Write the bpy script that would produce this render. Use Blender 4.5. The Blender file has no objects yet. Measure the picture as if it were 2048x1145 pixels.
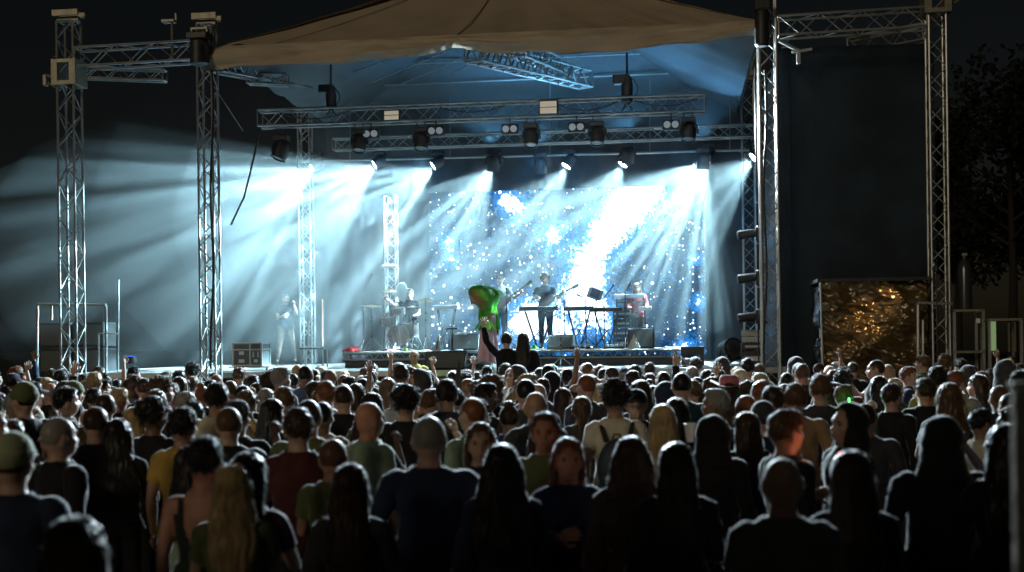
import bpy, bmesh, math, random
from mathutils import Vector, Matrix, noise, Quaternion
PI = math.pi
R = math.radians
rnd = random.Random(7)
sc = bpy.context.scene
C = sc.collection

# ---------------------------------------------------------------- camera
F = 2400.0                    # focal length in pixels of a 2048 wide frame
CAM = Vector((0, 0, 2.2))
ROLL = R(-0.75)
cd = bpy.data.cameras.new('camera'); cam = bpy.data.objects.new('camera', cd); C.objects.link(cam)
cd.sensor_width = 36.0; cd.lens = F / 2048 * 36.0
cd.shift_y = 103.5 / 2048
cd.clip_start = 0.05; cd.clip_end = 600
cam.location = CAM
cam.rotation_euler = (Matrix.Rotation(PI / 2, 3, 'X') @ Matrix.Rotation(ROLL, 3, 'Z')).to_euler()
cd.dof.use_dof = True; cd.dof.focus_distance = 24.0; cd.dof.aperture_fstop = 1.6
sc.camera = cam

# ---------------------------------------------------------------- world, moonless night
w = bpy.data.worlds.new('World'); sc.world = w; w.use_nodes = True
nt = w.node_tree; nt.nodes.clear()
sky = nt.nodes.new('ShaderNodeTexSky'); sky.sky_type = 'NISHITA'; sky.sun_disc = False
sky.sun_elevation = R(20); sky.sun_rotation = R(200)
mixc = nt.nodes.new('ShaderNodeMix'); mixc.data_type = 'RGBA'; mixc.blend_type = 'MULTIPLY'
mixc.inputs[0].default_value = 1.0
mixc.inputs[7].default_value = (1.0, 0.82, 0.66, 1)
bg = nt.nodes.new('ShaderNodeBackground'); bg.inputs[1].default_value = 0.0014
out = nt.nodes.new('ShaderNodeOutputWorld')
nt.links.new(sky.outputs[0], mixc.inputs[6]); nt.links.new(mixc.outputs[2], bg.inputs[0]); nt.links.new(bg.outputs[0], out.inputs[0])

# weak warm floodlight of the site, from behind the crowd
sd = bpy.data.lights.new('sun', 'SUN'); so = bpy.data.objects.new('sun', sd); C.objects.link(so)
sd.energy = 0.45; sd.angle = R(12); sd.color = (1.0, 0.83, 0.58)
so.rotation_euler = Vector((0.62, 1.0, -0.42)).to_track_quat('-Z', 'Y').to_euler()

sc.view_settings.view_transform = 'Standard'; sc.view_settings.look = 'None'
sc.view_settings.exposure = 0.0; sc.view_settings.gamma = 1.0; sc.view_settings.use_curve_mapping = False
HAZE_D, HAZE_G = .026, .35
cy = sc.cycles
cy.max_bounces = 3; cy.diffuse_bounces = 2; cy.glossy_bounces = 2; cy.transmission_bounces = 2; cy.volume_bounces = 0
cy.transparent_max_bounces = 8; cy.caustics_reflective = False; cy.caustics_refractive = False
cy.sample_clamp_indirect = 2.0; cy.sample_clamp_direct = 0.0
cy.use_adaptive_sampling = True; cy.adaptive_threshold = 0.02
cy.use_denoising = True; cy.denoiser = 'OPENIMAGEDENOISE'

# ---------------------------------------------------------------- pixel -> place helpers
MR = Matrix.Rotation(ROLL, 3, 'Y')      # camera roll about the viewing direction
def ray(px, py):
    """direction in world space of a pixel of the 2048x1145 frame (y component 1)"""
    x = (px - 1024.0) / F; z = (572.5 + 103.5 - py) / F
    v = cam_m @ Vector((x, z, -1.0))
    return v / v.y
cam_m = cam.rotation_euler.to_matrix()
# the shift is applied in the camera's own tilted frame
def ray(px, py):
    x = (px - 1024.0) / F; z = (572.5 - py) / F + 103.5 / F
    v = cam_m @ Vector((x, z, -1.0))
    return v / v.y
SO = Vector((-0.58, 22.3, 0)); YAW = R(7.65)
RV = Vector((math.cos(YAW), -math.sin(YAW), 0)); NV = Vector((math.sin(YAW), math.cos(YAW), 0))
def S(u, v, z): return SO + RV * u + NV * v + Vector((0, 0, z))
def at(px, py, v):
    """stage coordinates (u, z) of a pixel on the plane v metres behind the stage front"""
    d = ray(px, py); t = (v + (SO - CAM).dot(NV)) / d.dot(NV)
    p = CAM + d * t
    return (p - SO).dot(RV), p.z
def atp(px, py, v):
    u, z = at(px, py, v); return S(u, v, z)
def deep(px, py, Y):
    """world point of a pixel at world depth Y"""
    return CAM + ray(px, py) * Y

# ---------------------------------------------------------------- materials
def mat(name, col, rough=0.6, metal=0.0, emis=None, estr=0, spec=0.5, sheen=0, var=0.0, scale=8.0, bump=0.0, bscale=40.0):
    m = bpy.data.materials.new(name); m.use_nodes = True
    n = m.node_tree.nodes; l = m.node_tree.links; b = n['Principled BSDF']
    b.inputs['Base Color'].default_value = (*col, 1); b.inputs['Roughness'].default_value = rough
    b.inputs['Metallic'].default_value = metal; b.inputs['Specular IOR Level'].default_value = spec
    if sheen: b.inputs['Sheen Weight'].default_value = sheen
    if emis: b.inputs['Emission Color'].default_value = (*emis, 1); b.inputs['Emission Strength'].default_value = estr
    if var or bump:
        tc = n.new('ShaderNodeTexCoord')
    if var:
        nz = n.new('ShaderNodeTexNoise'); nz.inputs['Scale'].default_value = scale; nz.inputs['Detail'].default_value = 5
        l.new(tc.outputs['Object'], nz.inputs['Vector'])
        mr = n.new('ShaderNodeMapRange'); mr.inputs[1].default_value = .3; mr.inputs[2].default_value = .7
        mr.inputs[3].default_value = 1 - var; mr.inputs[4].default_value = 1 + var
        l.new(nz.outputs[0], mr.inputs[0])
        mx = n.new('ShaderNodeMix'); mx.data_type = 'RGBA'; mx.blend_type = 'MULTIPLY'; mx.inputs[0].default_value = 1
        mx.inputs[6].default_value = (*col, 1); l.new(mr.outputs[0], mx.inputs[7]); l.new(mx.outputs[2], b.inputs['Base Color'])
    if bump:
        nb = n.new('ShaderNodeTexNoise'); nb.inputs['Scale'].default_value = bscale; nb.inputs['Detail'].default_value = 4
        l.new(tc.outputs['Object'], nb.inputs['Vector'])
        bp = n.new('ShaderNodeBump'); bp.inputs['Strength'].default_value = bump; bp.inputs['Distance'].default_value = 0.02
        l.new(nb.outputs[0], bp.inputs['Height']); l.new(bp.outputs[0], b.inputs['Normal'])
    return m
def dyed(name, rough=0.8, sheen=0.3, bump=0.0, bscale=30, stripes=False, spec=0.2, translucent=0):
    """cloth / hair whose colour is the object's own colour"""
    m = bpy.data.materials.new(name); m.use_nodes = True
    n = m.node_tree.nodes; l = m.node_tree.links; b = n['Principled BSDF']
    oi = n.new('ShaderNodeObjectInfo'); tc = n.new('ShaderNodeTexCoord')
    nz = n.new('ShaderNodeTexNoise'); nz.inputs['Scale'].default_value = 9; l.new(tc.outputs['Object'], nz.inputs['Vector'])
    mr = n.new('ShaderNodeMapRange'); mr.inputs[3].default_value = .65; mr.inputs[4].default_value = 1.35; l.new(nz.outputs[0], mr.inputs[0])
    mx = n.new('ShaderNodeMix'); mx.data_type = 'RGBA'; mx.blend_type = 'MULTIPLY'; mx.inputs[0].default_value = 1
    l.new(oi.outputs['Color'], mx.inputs[6]); l.new(mr.outputs[0], mx.inputs[7])
    l.new(mx.outputs[2], b.inputs['Base Color'])
    b.inputs['Roughness'].default_value = rough; b.inputs['Sheen Weight'].default_value = sheen; b.inputs['Specular IOR Level'].default_value = spec
    b.inputs['Sheen Roughness'].default_value = .28
    if bump:
        nb = n.new('ShaderNodeTexNoise'); nb.inputs['Scale'].default_value = bscale; nb.inputs['Detail'].default_value = 4
        l.new(tc.outputs['Object'], nb.inputs['Vector'])
        bp = n.new('ShaderNodeBump'); bp.inputs['Strength'].default_value = bump; bp.inputs['Distance'].default_value = 0.02
        l.new(nb.outputs[0], bp.inputs['Height']); l.new(bp.outputs[0], b.inputs['Normal'])
    if translucent:
        tr = n.new('ShaderNodeBsdfTranslucent'); ms = n.new('ShaderNodeMixShader'); ms.inputs[0].default_value = translucent
        br = n.new('ShaderNodeMix'); br.data_type = 'RGBA'; br.blend_type = 'MIX'; br.inputs[0].default_value = .35; l.new(mx.outputs[2], br.inputs[6]); br.inputs[7].default_value = (.8, .75, .65, 1)
        l.new(br.outputs[2], tr.inputs[0]); l.new(b.outputs[0], ms.inputs[1]); l.new(tr.outputs[0], ms.inputs[2]); l.new(ms.outputs[0], n['Material Output'].inputs[0])
    return m
M = dict(
    alu=mat('aluminium', (0.44, 0.44, 0.42), 0.42, 0.85, var=.2, scale=3),
    black=mat('black_paint', (0.02, 0.02, 0.022), 0.5, var=.3),
    blackmetal=mat('black_metal', (0.03, 0.03, 0.032), 0.35, 0.3),
    glass=mat('lens_glass', (0.12, 0.13, 0.15), 0.12, spec=0.8),
    drape=mat('drape', (0.028, 0.03, 0.034), 0.9, sheen=.2, var=.3, scale=2),
    mesh=mat('scrim', (0.012, 0.022, 0.032), 0.9, var=.4, scale=1.5),
    roof=mat('roof_fabric', (0.47, 0.39, 0.29), 0.75, var=.08, scale=1.1, bump=.15, bscale=5),
    deck=mat('deck_ply', (0.22, 0.22, 0.215), 0.55, var=.3, scale=2.5),
    chrome=mat('chrome', (0.75, 0.75, 0.76), 0.22, 1.0),
    brass=mat('cymbal_brass', (0.72, 0.60, 0.38), 0.28, 1.0),
    grass=mat('grass', (0.03, 0.035, 0.02), 0.95, var=.5, scale=3, bump=.6, bscale=30),
    lamp=mat('lamp_face', (0.8, 0.9, 1.0), 0.4, emis=(0.8, 0.93, 1.0), estr=60),
)

# ---------------------------------------------------------------- mesh helpers
def frame_of(d):
    d = d.normalized(); up = Vector((0, 0, 1)) if abs(d.z) < .95 else Vector((1, 0, 0))
    a = d.cross(up).normalized(); return a, a.cross(d).normalized()
class MB:
    def __init__(s): s.v = []; s.f = []; s.m = []
    def add(s, vs, fs, m=0):
        o = len(s.v); s.v += [tuple(v) for v in vs]; s.f += [tuple(i + o for i in f) for f in fs]; s.m += [m] * len(fs); return s
    def box(s, c, sz, rot=None, m=0, bev=0):
        c = Vector(c); h = Vector(sz) / 2
        vs = [Vector((x * h.x, y * h.y, z * h.z)) for x in (-1, 1) for y in (-1, 1) for z in (-1, 1)]
        if rot is not None: vs = [rot @ v for v in vs]
        return s.add([c + v for v in vs], [(0, 1, 3, 2), (4, 6, 7, 5), (0, 4, 5, 1), (2, 3, 7, 6), (0, 2, 6, 4), (1, 5, 7, 3)], m)
    def tube(s, pts, r, n=8, m=0, cap=True):
        pts = [Vector(p) for p in pts]; k = len(pts)
        rs = r if isinstance(r, (list, tuple)) else [r] * k
        vs = []; fs = []
        d0 = (pts[1] - pts[0]); a, b = frame_of(d0)
        for i, p in enumerate(pts):
            d = (pts[min(i + 1, k - 1)] - pts[max(i - 1, 0)])
            if d.length > 1e-9:
                d.normalize(); a = (a - d * a.dot(d)).normalized(); b = d.cross(a)
            for j in range(n):
                t = 2 * PI * j / n; vs.append(p + (a * math.cos(t) + b * math.sin(t)) * rs[i])
        for i in range(k - 1):
            for j in range(n):
                j2 = (j + 1) % n; fs.append((i * n + j, i * n + j2, (i + 1) * n + j2, (i + 1) * n + j))
        if cap: fs.append(tuple(range(n - 1, -1, -1))); fs.append(tuple((k - 1) * n + j for j in range(n)))
        return s.add(vs, fs, m)
    def lathe(s, prof, n=24, c=(0, 0, 0), q=None, m=0):
        c = Vector(c); vs = []; fs = []
        for (r, z) in prof:
            for j in range(n):
                t = 2 * PI * j / n; v = Vector((r * math.cos(t), r * math.sin(t), z))
                if q is not None: v = q @ v
                vs.append(c + v)
        k = len(prof)
        for i in range(k - 1):
            for j in range(n):
                j2 = (j + 1) % n; fs.append((i * n + j, i * n + j2, (i + 1) * n + j2, (i + 1) * n + j))
        fs.append(tuple(range(n - 1, -1, -1))); fs.append(tuple((k - 1) * n + j for j in range(n)))
        return s.add(vs, fs, m)
    def ell(s, c, r, q=None, m=0, nu=14, nv=9):
        c = Vector(c); vs = []; fs = []
        for i in range(nv + 1):
            th = PI * i / nv
            for j in range(nu):
                ph = 2 * PI * j / nu
                v = Vector((r[0] * math.sin(th) * math.cos(ph), r[1] * math.sin(th) * math.sin(ph), r[2] * math.cos(th)))
                if q is not None: v = q @ v
                vs.append(c + v)
        for i in range(nv):
            for j in range(nu):
                j2 = (j + 1) % nu; fs.append((i * nu + j, (i + 1) * nu + j, (i + 1) * nu + j2, i * nu + j2))
        return s.add(vs, fs, m)
    def prism(s, poly, y0, y1, m=0, fn=None):
        """poly (x,z) extruded along y"""
        n = len(poly); vs = [Vector((x, y0, z)) for x, z in poly] + [Vector((x, y1, z)) for x, z in poly]
        if fn: vs = [fn(v) for v in vs]
        fs = [tuple(range(n)), tuple(range(2 * n - 1, n - 1, -1))] + [(i, i + n, (i + 1) % n + n, (i + 1) % n) for i in range(n)]
        return s.add(vs, fs, m)
    def build(s, name, mats, parent=None, smooth=False, bevel=0, loc=None, rz=0):
        me = bpy.data.meshes.new(name); me.from_pydata(s.v, [], s.f)
        for m in (mats if isinstance(mats, (list, tuple)) else [mats]): me.materials.append(m)
        me.polygons.foreach_set('material_index', s.m)
        bm = bmesh.new(); bm.from_mesh(me); bmesh.ops.remove_doubles(bm, verts=bm.verts, dist=1e-6)
        bmesh.ops.recalc_face_normals(bm, faces=bm.faces)
        if bevel: bmesh.ops.bevel(bm, geom=bm.edges[:], offset=bevel, segments=1, affect='EDGES')
        bm.to_mesh(me); bm.free()
        if smooth:
            me.polygons.foreach_set('use_smooth', [True] * len(me.polygons))
            try: me.set_sharp_from_angle(angle=R(40))
            except Exception: pass
        o = bpy.data.objects.new(name, me); C.objects.link(o)
        if parent: o.parent = parent
        if loc is not None: o.location = loc
        if rz: o.rotation_euler.z = rz
        return o
def tag(o, label=None, cat=None, group=None, kind=None):
    if label: o['label'] = label
    if cat: o['category'] = cat
    if group: o['group'] = group
    if kind: o['kind'] = kind
    return o
def thing(name, label, cat, loc, rz=None, group=None):
    o = bpy.data.objects.new(name, None); C.objects.link(o)
    o.location = loc; o.rotation_euler.z = -YAW if rz is None else rz
    o.empty_display_size = .1
    return tag(o, label, cat, group)
def copy_tree(o, parent=None):
    c = o.copy(); C.objects.link(c); c.parent = parent
    for ch in list(o.children): copy_tree(ch, c)
    return c
M['lamp'].cycles.emission_sampling = 'NONE'
# ---------------------------------------------------------------- the lit stage lamps (each lamp's light is made in its builder)
def gobo(light, seed, strength=1.0, scale=7.0, hard=.5, floor=.12, q=None):
    """a slotted gobo: slots fan out across the stage, elongated towards the audience"""
    light.use_nodes = True
    n = light.node_tree.nodes; l = light.node_tree.links
    em = n.get('Emission') or n.new('ShaderNodeEmission')
    tc = n.new('ShaderNodeTexCoord'); qi = q.inverted()
    def dot(vec):
        k = n.new('ShaderNodeVectorMath'); k.operation = 'DOT_PRODUCT'; k.inputs[1].default_value = qi @ Vector(vec); l.new(tc.outputs['Normal'], k.inputs[0]); return k.outputs['Value']
    a = dot(RV); b_ = dot((0, 0, 1)); c = dot(NV)
    at2 = n.new('ShaderNodeMath'); at2.operation = 'ARCTAN2'; l.new(a, at2.inputs[0]); l.new(b_, at2.inputs[1])
    cb = n.new('ShaderNodeCombineXYZ'); l.new(at2.outputs[0], cb.inputs[0]); l.new(c, cb.inputs[1])
    mp = n.new('ShaderNodeVectorMath'); mp.operation = 'MULTIPLY_ADD'; mp.inputs[1].default_value = (scale, scale * .17, 0); mp.inputs[2].default_value = (seed * 3.7 + 11, seed * 2.3 + 5, 0)
    l.new(cb.outputs[0], mp.inputs[0])
    nz = n.new('ShaderNodeTexNoise'); nz.noise_dimensions = '2D'; nz.inputs['Scale'].default_value = 1.0; nz.inputs['Detail'].default_value = 2.5; nz.inputs['Roughness'].default_value = .6
    l.new(mp.outputs[0], nz.inputs['Vector'])
    mr = n.new('ShaderNodeMapRange'); mr.interpolation_type = 'SMOOTHSTEP'
    mr.inputs[1].default_value = .49; mr.inputs[2].default_value = .65; mr.inputs[3].default_value = floor; mr.inputs[4].default_value = strength
    l.new(nz.outputs[0], mr.inputs[0]); l.new(mr.outputs[0], em.inputs['Strength'])
POW = 1.0
def spot(name, loc, aim, watts, angle, col, parent=None, radius=.05, blend=.25, seed=None, **kw):
    d = bpy.data.lights.new(name, 'SPOT'); d.energy = watts * POW; d.spot_size = R(angle); d.spot_blend = blend
    d.color = col; d.shadow_soft_size = radius
    o = bpy.data.objects.new(name, d); C.objects.link(o)
    q = Vector(aim).to_track_quat('-Z', 'Y')
    if seed is not None: gobo(d, seed, q=q, **kw)
    o.location = loc; o.rotation_euler = q.to_euler()
    if parent:
        bpy.context.view_layer.update()
        o.parent = parent; o.matrix_parent_inverse = parent.matrix_world.inverted()
    return o
def haze(dens=.026, g=.35):
    """drifting stage smoke: a few overlapping thin clouds, so that it thins out towards its edges"""
    layers = (
        (.50, [(0, 5.4, 5.4, 6.4, 2.5, 3.6), (3.0, 5.4, 5.3, 3.4, 2.5, 3.5), (-3.5, 5.0, 5.2, 4.6, 2.9, 3.8)], 'pale smoke hanging over the middle of the stage'),
        (.26, [(-.5, 5.3, 5.2, 6.6, 2.7, 3.9), (3.4, 5.4, 5.1, 3.2, 2.5, 3.7), (-5.2, 4.5, 4.9, 4.6, 3.5, 3.7)], 'smoke drifting from the stage to its left wing'),
        (.26, [(-4.0, 5.0, 4.5, 6.2, 2.4, 3.2), (-7.4, 3.9, 4.4, 4.6, 3.6, 3.1)], 'thin outer smoke around the left outer tower'),
        (.13, [(-6.0, 4.2, 4.4, 5.6, 2.6, 3.0), (-9.0, 3.6, 4.1, 4.2, 3.3, 2.7)], 'last faint smoke beyond the left outer tower'))
    for k, (w_, els, lb) in enumerate(layers):
        m = bpy.data.materials.new('smoke'); m.use_nodes = True; n = m.node_tree.nodes; n.clear()
        o = n.new('ShaderNodeOutputMaterial'); v = n.new('ShaderNodeVolumePrincipled')
        v.inputs['Density'].default_value = dens * w_; v.inputs['Anisotropy'].default_value = g; v.inputs['Color'].default_value = (.86, .93, .95, 1)
        m.node_tree.links.new(v.outputs[0], o.inputs['Volume'])
        b = MB()
        for (u, vv, z, a, c, e) in els: b.ell(S(u, vv, z), (a, c, e), Quaternion((0, 0, 1), -YAW), nu=40, nv=24)
        me = remesh(b, .30, 12)
        for q in me.vertices: q.co += q.normal * (noise.noise(q.co * .35 + Vector((k * 9, 0, 0))) * .55 + noise.noise(q.co * .8) * .12)
        me.materials.clear(); me.materials.append(m); me.name = 'stage_smoke'
        h = bpy.data.objects.new('stage_smoke', me); C.objects.link(h); tag(h, lb, kind='stuff')
# ================================================================ SETTING
g = MB()
N = 60
vs = []; fs = []
for i in range(N + 1):
    for j in range(N + 1):
        x = -150 + 300 * i / N; y = -20 + 320 * j / N
        vs.append((x, y, .03 * noise.noise(Vector((x * .3, y * .3, 0)))))
for i in range(N):
    for j in range(N):
        a = i * (N + 1) + j; fs.append((a, a + N + 1, a + N + 2, a + 1))
g.add(vs, fs); o = g.build('ground', M['grass'], smooth=True); tag(o, 'trampled dark grass under the crowd', kind='structure')

def stage_rot(): return Matrix.Rotation(-YAW, 3, 'Z')
SR = stage_rot()
DZ, RZ = 1.60, 1.94          # deck and riser heights
def sbox(mb, u0, u1, v0, v1, z0, z1, m=0):
    p = [S(u, v, z) for u in (u0, u1) for v in (v0, v1) for z in (z0, z1)]
    return mb.add(p, [(0, 1, 3, 2), (4, 6, 7, 5), (0, 4, 5, 1), (2, 3, 7, 6), (0, 2, 6, 4), (1, 5, 7, 3)], m)

st = thing('stage_platform', 'wide grey stage deck with a dark skirt running behind the front row', 'stage', (0, 0, 0), 0)
sbox(MB(), -8.6, 5.9, .35, 7.8, DZ - .12, DZ).build('deck', M['deck'], st)
# wrinkled skirt
b = MB(); vs = []; fs = []; n = 240
for i in range(n + 1):
    u = -8.6 + 14.5 * i / n
    for k in range(5):
        z = (DZ - .13) * (1 - k / 4); v = .40 + .025 * math.sin(u * 17 + math.sin(u * 3) * 2) * (k / 4 * .8 + .2)
        vs.append(S(u, v, z))
for i in range(n):
    for k in range(4):
        a = i * 5 + k; fs.append((a, a + 1, a + 6, a + 5))
b.add(vs, fs).build('skirt', M['drape'], st, smooth=True)
sbox(MB(), -8.6, 5.9, .30, .348, DZ - .10, DZ - .003).build('edge_rail', M['alu'], st)

# ---------------------------------------------------------------- trusses
def truss_parts(root, p0, p1, size=.29, up=None, pitch=None, rch=.025, rbr=.011, local=None):
    """four chords and their lattice between two world points"""
    p0 = Vector(p0); p1 = Vector(p1); d = (p1 - p0); L = d.length; d.normalize()
    up = Vector(up) if up is not None else (Vector((0, 0, 1)) if abs(d.z) < .8 else NV)
    up = (up - d * up.dot(d)).normalized(); sd = d.cross(up).normalized(); h = size / 2
    inv = root.matrix_basis.inverted() if root is not None else Matrix()
    cs = [up * a * h + sd * b_ * h for a, b_ in ((1, 1), (1, -1), (-1, -1), (-1, 1))]
    for c in cs:
        MB().tube([inv @ (p0 + c), inv @ (p1 + c)], rch, 8).build('chord', M['alu'], root, smooth=True)
    lt = MB(); pitch = pitch or size * 1.05; k = max(2, int(round(L / pitch))); 
    for f in range(4):
        a = cs[f]; b_ = cs[(f + 1) % 4]
        for i in range(k):
            q0 = p0 + d * (L * i / k); q1 = p0 + d * (L * (i + 1) / k)
            s, e = (a, b_) if (i + f) % 2 == 0 else (b_, a)
            lt.tube([inv @ (q0 + s), inv @ (q1 + e)], rbr, 6)
        for q in (p0, p1): lt.tube([inv @ (q + a), inv @ (q + b_)], rbr * 1.3, 6)
    lt.build('lattice', M['alu'], root, smooth=True)
def truss_beam(label, p0, p1, group=None, **kw):
    r = thing('truss_beam', label, 'truss', p0, group=group)
    r.rotation_euler.z = -YAW; bpy.context.view_layer.update(); r.matrix_basis
    truss_parts(r, p0, p1, **kw); return r
steel = mat('sleeve_steel', (0.27, 0.25, 0.19), .5, .5, var=.2)
def tower(label, px, v, ztop, size, cap=True, sleeve=None, py=400, headz=None):
    u, _ = at(px, py, v); base = S(u, v, 0)
    r = thing('truss_tower', label, 'truss tower', base, group='truss towers of the stage')
    truss_parts(r, base + Vector((0, 0, .06)), S(u, v, ztop), size=size)
    MB().box((0, 0, .03), (.9, .9, .06)).build('base_plate', M['blackmetal'], r)
    if sleeve:
        q = MB(); h = size / 2 + .06
        for a in (-1, 1):
            q.box((a * h, 0, sleeve), (.05, 2 * h + .05, .5)); q.box((0, a * h, sleeve + .21), (2 * h - .05, .05, .08)); q.box((0, a * h, sleeve - .21), (2 * h - .05, .05, .08))
            q.box((a * h * .75, 0, sleeve), (.10, 2 * h + .056, .44)); 
        q.build('sleeve_block', steel, r, bevel=.006)
        for a in (-1, 1):
            wq = MB(); wq.lathe([(.05, -.03), (.05, .03)], 14, (a * (h + .06), 0, sleeve + .34), Quaternion((0, 1, 0), PI / 2)); wq.build('wheel', M['black'], r, smooth=True)
    if cap:
        q = MB(); h = size / 2 + .05
        q.box((0, 0, ztop + .06), (2 * h, .12, .10)); q.box((0, -.14, ztop + .16), (2 * h + .1, .05, .12)); q.box((0, .14, ztop + .16), (2 * h + .1, .05, .12))
        q.build('top_bracket', steel, r, bevel=.005)
    return r, u
tLO, uLO = tower('outer truss tower at the far left with the open wing behind it', 142, 0, 8.45, .33, sleeve=7.45)
tLM, uLM = tower('front tower holding up the left corner of the brown roof', 418, 0, 8.25, .29, sleeve=None)
tRM, uRM = tower('tall tower by the right edge of the lit stage, with side lamps', 1538, 0, 8.6, .30, sleeve=None)
tRO, uRO = tower('outer tower at the far right topped by a pale sleeve block', 1876, 0, 8.7, .29, cap=False, sleeve=8.05)
tBL, uBL = tower('rear tower behind the lamp truss on the left of the stage', 612, 7.25, 8.3, .29)
tBR, uBR = tower('rear tower hidden in smoke at the right of the screen', 1498, 7.3, 8.3, .29)

def tb(label, a, b_, **kw): return truss_beam(label, atp(*a), atp(*b_), **kw)
tb('upper wing truss reaching left from the roof corner', (158, 118, .0), (398, 104, .0), size=.36)
tb('lower wing truss further back between the left towers', (160, 146, 1.6), (330, 152, 1.6), size=.22)
tb('wing truss at top right between tower and pale sleeve block', (1556, 56, 0), (1850, 38, 0), size=.34)
tb('faint rear wing truss sloping under the right wing', (1700, 96, 2.0), (1850, 66, 1.4), size=.3)
tb('long front lamp truss carrying the black moving heads', (520, 239, 2.6), (1410, 208, 2.6), size=.33, pitch=.33)
tb('second lamp truss behind the row of moving heads', (668, 290, 5.0), (1520, 262, 5.0), size=.26, pitch=.30, rch=.022)
tb('side roof truss running back from the left roof corner', (430, 128, .3), (618, 165, 4.5), size=.29)
tb('short truss stub hanging under the left side roof truss', (497, 158, 2.0), (574, 161, 2.0), size=.20)
tb('diagonal rafter truss under the roof like a ladder', (945, 104, 1.2), (1170, 160, 5.2), size=.36, rbr=.02, pitch=.22)
tb('second rafter truss beside the diagonal ladder truss', (1035, 98, 2.0), (1130, 140, 4.6), size=.30, pitch=.2)
# rear lamp bar
pb = thing('lamp_bar', 'thin horizontal bar from which the beam lamps hang', 'lamp bar', atp(620, 322, 6.4))
bpy.context.view_layer.update()
inv = pb.matrix_basis.inverted()
MB().tube([inv @ atp(600, 324, 6.4), inv @ atp(1520, 300, 6.4)], .03).build('pipe', M['alu'], pb, smooth=True)
for x in (700, 900, 1100, 1300, 1460):
    y = 324 - (x - 600) * 24 / 920
    MB().tube([inv @ atp(x, y, 6.4), inv @ atp(x, y - 150, 6.4)], .008).build('drop_wire', M['alu'], pb)

# ---------------------------------------------------------------- roof
uL, zL = at(418, 92, -.15); uR, zR = at(1530, 50, -.15); ZE = (zL + zR) / 2
roof = thing('roof_canopy', 'big brown fabric roof sagging over the stage front', 'roof', (0, 0, 0), 0)
APX = ((uL + uR) / 2, 5.0, ZE + 3.1)
def hip(e0, e1, name, nseg=40, sag=.22, drop=0.0, m='roof'):
    b = MB(); vs = []; fs = []; K = 16
    for i in range(nseg + 1):
        s = i / nseg
        e = Vector(e0).lerp(Vector(e1), s)
        for k in range(K + 1):
            t = k / K
            top = Vector(APX) + (Vector(e1) - Vector(e0)).normalized() * (s - .5) * .8
            p = e.lerp(top, t)
            p.z -= sag * 4 * t * (1 - t) * (.6 + .4 * math.sin(s * PI)) - .02 * math.sin(s * 40) * (1 - t)
            p.z += .03 * noise.noise(Vector((p.x * 1.2, p.y * 1.2, 3))) + .05 * (1 - t) ** 3 * noise.noise(Vector((s * 26, t * 3, 9)))
            vs.append(S(p.x, p.y + (drop * .6 if name == 'front_shade_lining' else 0), p.z - drop))
    for i in range(nseg):
        for k in range(K):
            a = i * (K + 1) + k; fs.append((a, a + 1, a + K + 2, a + K + 1))
    return b.add(vs, fs).build(name, M[m], roof, smooth=True)
BV = 8.4
hip((uL, -.15, ZE), (uR, -.15, ZE), 'front_sheet', 110); hip((uR, -.15, ZE), (uR, BV, ZE), 'side_sheet')
hip((uR, BV, ZE), (uL, BV, ZE), 'back_sheet'); hip((uL, BV, ZE), (uL, -.15, ZE), 'side_sheet')
M['shade_lining'] = mat('roof_shade_lining', (.055, .062, .07), .85, var=.15)  # dark sheet added under the roof to darken its pale underside
for e0, e1, nm in (((uL, -.15, ZE), (uR, -.15, ZE), 'front_shade_lining'), ((uR - .1, -.05, ZE), (uR - .1, BV, ZE), 'shade_lining'), ((uR, BV - .1, ZE), (uL, BV - .1, ZE), 'shade_lining'), ((uL + .1, BV, ZE), (uL + .1, -.05, ZE), 'shade_lining')):
    hip(e0, e1, nm, drop=.14, m='shade_lining')
# valance with gathered folds
b = MB(); vs = []; fs = []; n = 420; K = 12
for i in range(n + 1):
    s = i / n; u = uL - .1 + (uR - uL + .2) * s
    g_ = math.exp(-((s - .46) / .05) ** 2)           # where two sheets meet
    swag = abs(math.sin((s * 2 + .08) * PI))
    drop = .20 + .13 * swag + .05 * noise.noise(Vector((u * 1.3, 0, 0))) + .10 * math.exp(-(s / .06) ** 2)
    for k in range(K + 1):
        t = k / K
        fold = (.060 * math.sin(t * 8 + u * .9 + 1.5 * noise.noise(Vector((u * .7, t * 2, 1)))) * t + .018 * g_ * math.sin(u * 30 + t * 6) * t
                + .06 * noise.noise(Vector((u * 1.6, t * 5, 7))))
        vs.append(S(u, -.17 - .10 * math.sin(t * PI * .9) + fold, ZE + .03 - drop * 1.35 * t))
for i in range(n):
    for k in range(K):
        a = i * (K + 1) + k; fs.append((a, a + 1, a + K + 2, a + K + 1))
b.add(vs, fs).build('valance', M['roof'], roof, smooth=True)
sbox(MB(), uL, uR, -.13, -.05, ZE - .10, ZE - .02).build('eave_pipe', M['blackmetal'], roof)
for s in (.12, .46, .80):
    pts = []
    for k in range(14):
        t = k / 13; e = Vector((uL + (uR - uL) * s, -.15, ZE)); top = Vector(APX) + Vector((1, 0, 0)) * (s - .5) * .8; q_ = e.lerp(top, t); q_.z -= .22 * 4 * t * (1 - t) * (.6 + .4 * math.sin(s * PI)); pts.append(S(q_.x, q_.y - .02, q_.z + .012))
    MB().tube(pts, .012, 6).build('seam', M['roof'], roof, smooth=True)
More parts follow.
